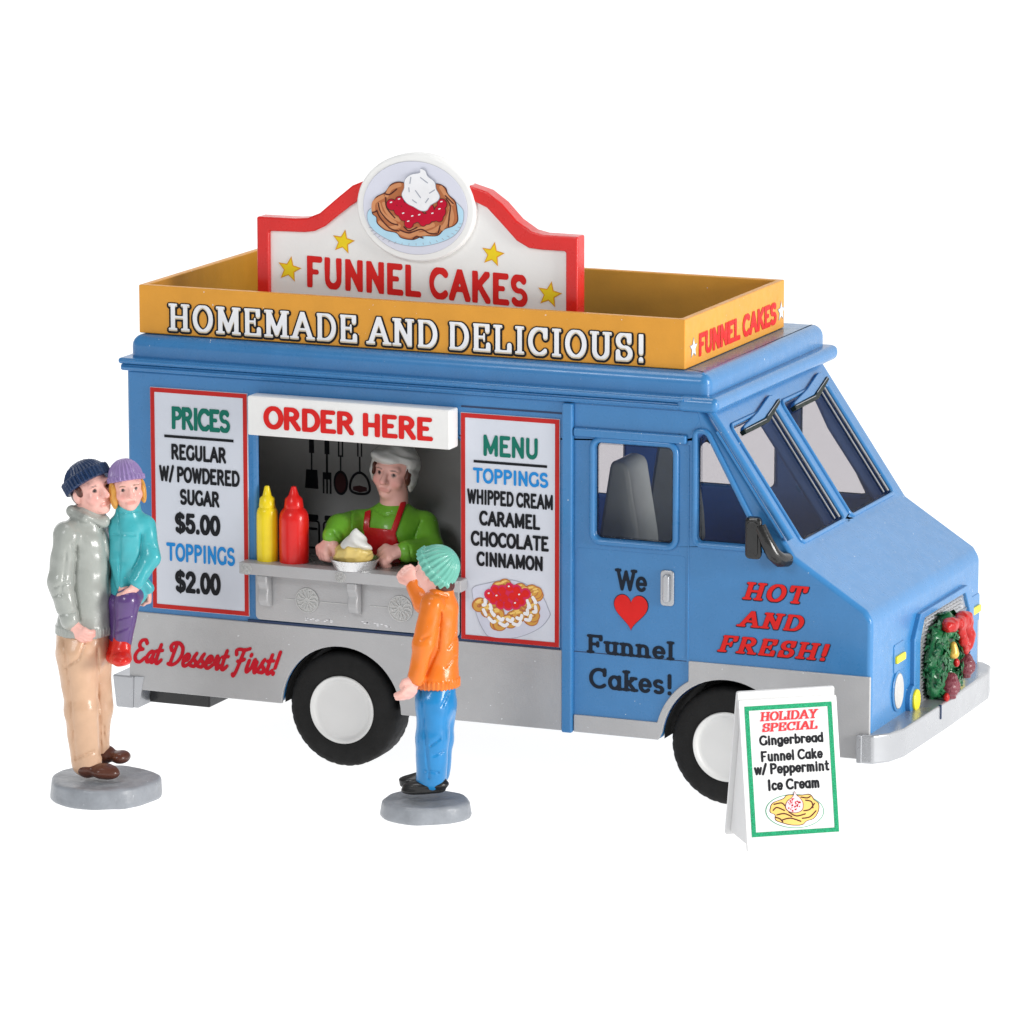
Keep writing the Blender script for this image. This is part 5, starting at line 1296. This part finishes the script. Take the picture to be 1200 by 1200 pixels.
for p, r_ in (((.075, -.13, -.135), .062), ((.075, .19, -.075), .055)):
    def fcn(P, p=bw(*p), r_=r_):
        q = P-v3(p); th = np.arctan2(q[..., 2], q[..., 1]); return np.sqrt((q[..., 0]/1.0)**2+(q[..., 1]/1.0)**2+(q[..., 2]/1.35)**2)-r_-.007*np.sin(q[..., 2]*130+3*th)*np.sin(5*th)
    fcn.lo, fcn.hi = v3(bw(*p))-.1, v3(bw(*p))+.1; sculpt('pine_cone', fcn, .006, M['cone'], wr)
sculpt('bell', roughen(blend([cone(bw(.085, -.10, .115), bw(.09, -.105, .065), .020, .034)], .01), 60, .003), .006, M['gold'], wr)
for p in ((.085, -.03, -.01), (.080, -.20, -.19)):
    sculpt('berry', ell(bw(*p), (.020, .022, .028)), .006, M['bow'], wr)

# ------------------------------------------------------------------ the standing sign in front
ux = Vector((.795, .607, 0)).normalized(); uy = Vector((-ux.y, ux.x, 0)); ang_ = math.atan2(ux.y, ux.x)
sg_root = tag(empty('easel_sign', (4.368, -.978, 0), ang_), 'white folding easel sign advertising the holiday special in front of the front wheel', 'sign')
WS, HS, DS = .592, .905, .46     # width, height, depth at the foot
up = Vector((0, DS/2-.02, HS)).normalized()
fr_front = slant((0, 0, .0), (1, 0, 0), tuple(up)); LH = HS/up.z
fp = MB().prism(rrect(0, WS, .004, LH-.050, .012, 3), fr_front, -.022, .0).build('front_board', M['card'], sg_root, bevel=.003, seg=2)
fr_back = slant((WS, DS, 0), (-1, 0, 0), (0, -(DS/2-.02), HS))
MB().prism(rrect(.0, WS, .004, LH-.004, .012, 3), fr_back, -.020, .0).build('back_board', M['card'], sg_root, bevel=.003, seg=2)
MB().prism(rrect(.004, WS-.004, LH-.10, LH-.004, .012, 3), fr_front, -.046, -.024).build('top_flap', M['card'], sg_root, bevel=.003, seg=2)
MB().add([(.03, .035, .02), (.03, DS-.03, .02), (.03, DS/2+.01, HS-.10), (.045, .035, .02), (.045, DS-.03, .02), (.045, DS/2+.01, HS-.10)],
         [(0, 1, 2), (5, 4, 3), (0, 3, 4, 1), (1, 4, 5, 2), (2, 5, 3, 0)]).build('side_web', M['card'], sg_root, smooth=False)
# border, lettering and picture: places measured on the board
bx0, bx1, by0, by1, bt = .032, .560, .088, .842, .026
def em(zx, zy):
    xl = 185+(zy-165)*50/865; xr = 750+(zy-125)*70/860; t = 165-40*(zx-185)/565; b = 1030-45*(zx-235)/585
    return (bx0+(zx-xl)/(xr-xl)*(bx1-bx0), by1-(zy-t)/(b-t)*(by1-by0))
def ebox(l, lt, lb, r, rt, rb):
    a, b, c, d = em(l, lt), em(l, lb), em(r, rt), em(r, rb)
    return ((a[0]+b[0])/2, (c[0]+d[0])/2, (b[1]+d[1])/2, (a[1]+c[1])/2)
m = MB()
for a in ((bx0, bx1, by1-bt, by1), (bx0, bx1, by0, by0+bt), (bx0, bx0+bt, by0+bt, by1-bt), (bx1-bt, bx1, by0+bt, by1-bt)):
    m.prism([(a[0],a[2]),(a[1],a[2]),(a[1],a[3]),(a[0],a[3])], fr_front, .0005, .002)
m.build('sign_border', paint('speckled_green_print', (.02, .30, .14), .5, var=.45, vscale=160), fp, smooth=False)
coral = paint('coral_red_print', (.72, .045, .05), .45)
for s_, b in (('HOLIDAY', ebox(285, 200, 262, 668, 175, 235)), ('SPECIAL', ebox(300, 275, 332, 662, 250, 308))):
    write(s_, 'slab', fr_front, b, [(M['ink_pink'], .03, .002, -.02), (coral, -.005, .003, .0)], parent=fp, spacing=.17, slant_=.14)
for s_, b in (('Gingerbread', ebox(283, 355, 420, 700, 330, 395)), ('Funnel Cake', ebox(295, 458, 527, 700, 435, 502)), ('w/ Peppermint', ebox(250, 545, 613, 744, 515, 585)), ('Ice Cream', ebox(343, 648, 718, 680, 625, 697))):
    write(s_, 'round', fr_front, b, [(M['ink'], .022, .002, 0)], parent=fp, spacing=.13)
sm = em
def spic(pts, depth, mat, name, n=5): return pic(pts, depth, mat, name, n, fp, fr_front, sm)
pe = [(520+195*cos(a), 853+112*sin(a)) for a in [2*pi*k/14 for k in range(14)]]
spic(pe, .002, 'ink_kelly', 'picture_plate_line', 3); spic([(520+190*cos(a), 853+108*sin(a)) for a in [2*pi*k/14 for k in range(14)]], .0026, 'ink_white', 'picture_plate', 3)
ck = [(352, 840), (370, 800), (440, 770), (470, 745), (560, 745), (620, 740), (650, 775), (680, 800), (680, 850), (650, 900), (600, 920), (570, 945), (500, 948), (440, 935), (390, 915), (385, 880), (355, 865)]
spic(ck, .0034, 'ink_dkbrown', 'picture_cake_line'); spic([(518+(x-518)*.965, 845+(y-845)*.95) for x, y in ck], .0042, 'ink_straw', 'picture_cake')
lines_on(fr_front, .005, [[sm(*p) for p in q] for q in [[(375, 850), (400, 830), (450, 850)], [(380, 810), (430, 800), (455, 820)], [(400, 880), (450, 870), (500, 890)], [(430, 915), (490, 900), (560, 920)], [(570, 900), (620, 890), (660, 850)],
    [(590, 780), (630, 790), (640, 830)], [(580, 850), (620, 840), (650, 800)], [(480, 860), (530, 885), (590, 870)], [(560, 760), (600, 765), (620, 755)], [(390, 895), (420, 905), (440, 925)]]], .0038, M['ink_dkbrown'], fp, 'picture_line', .003)
cm = [(515, 722), (530, 745), (555, 765), (575, 800), (570, 845), (530, 865), (480, 858), (455, 830), (465, 790), (495, 765), (510, 745)]
spic(cm, .006, 'ink_dkbrown', 'picture_cream_line'); M['ink_blush'] = paint('blush_print', (.86, .60, .63), .5)
spic([(515+(x-515)*.93, 803+(y-803)*.94) for x, y in cm], .0068, 'ink_blush', 'picture_cream')
rn = random.Random(4); m = MB()
for k in range(34):
    a = rn.uniform(0, 2*pi); q = rn.random()**.5; x, y = 515+45*q*cos(a), 812+42*q*sin(a); c = sm(x, y)
    m.prism(circle(c[0], c[1], rn.uniform(.003, .006), 8), fr_front, .0070, .0074)
m.build('picture_sprinkles', M['ink_crimson'], fp, smooth=False)
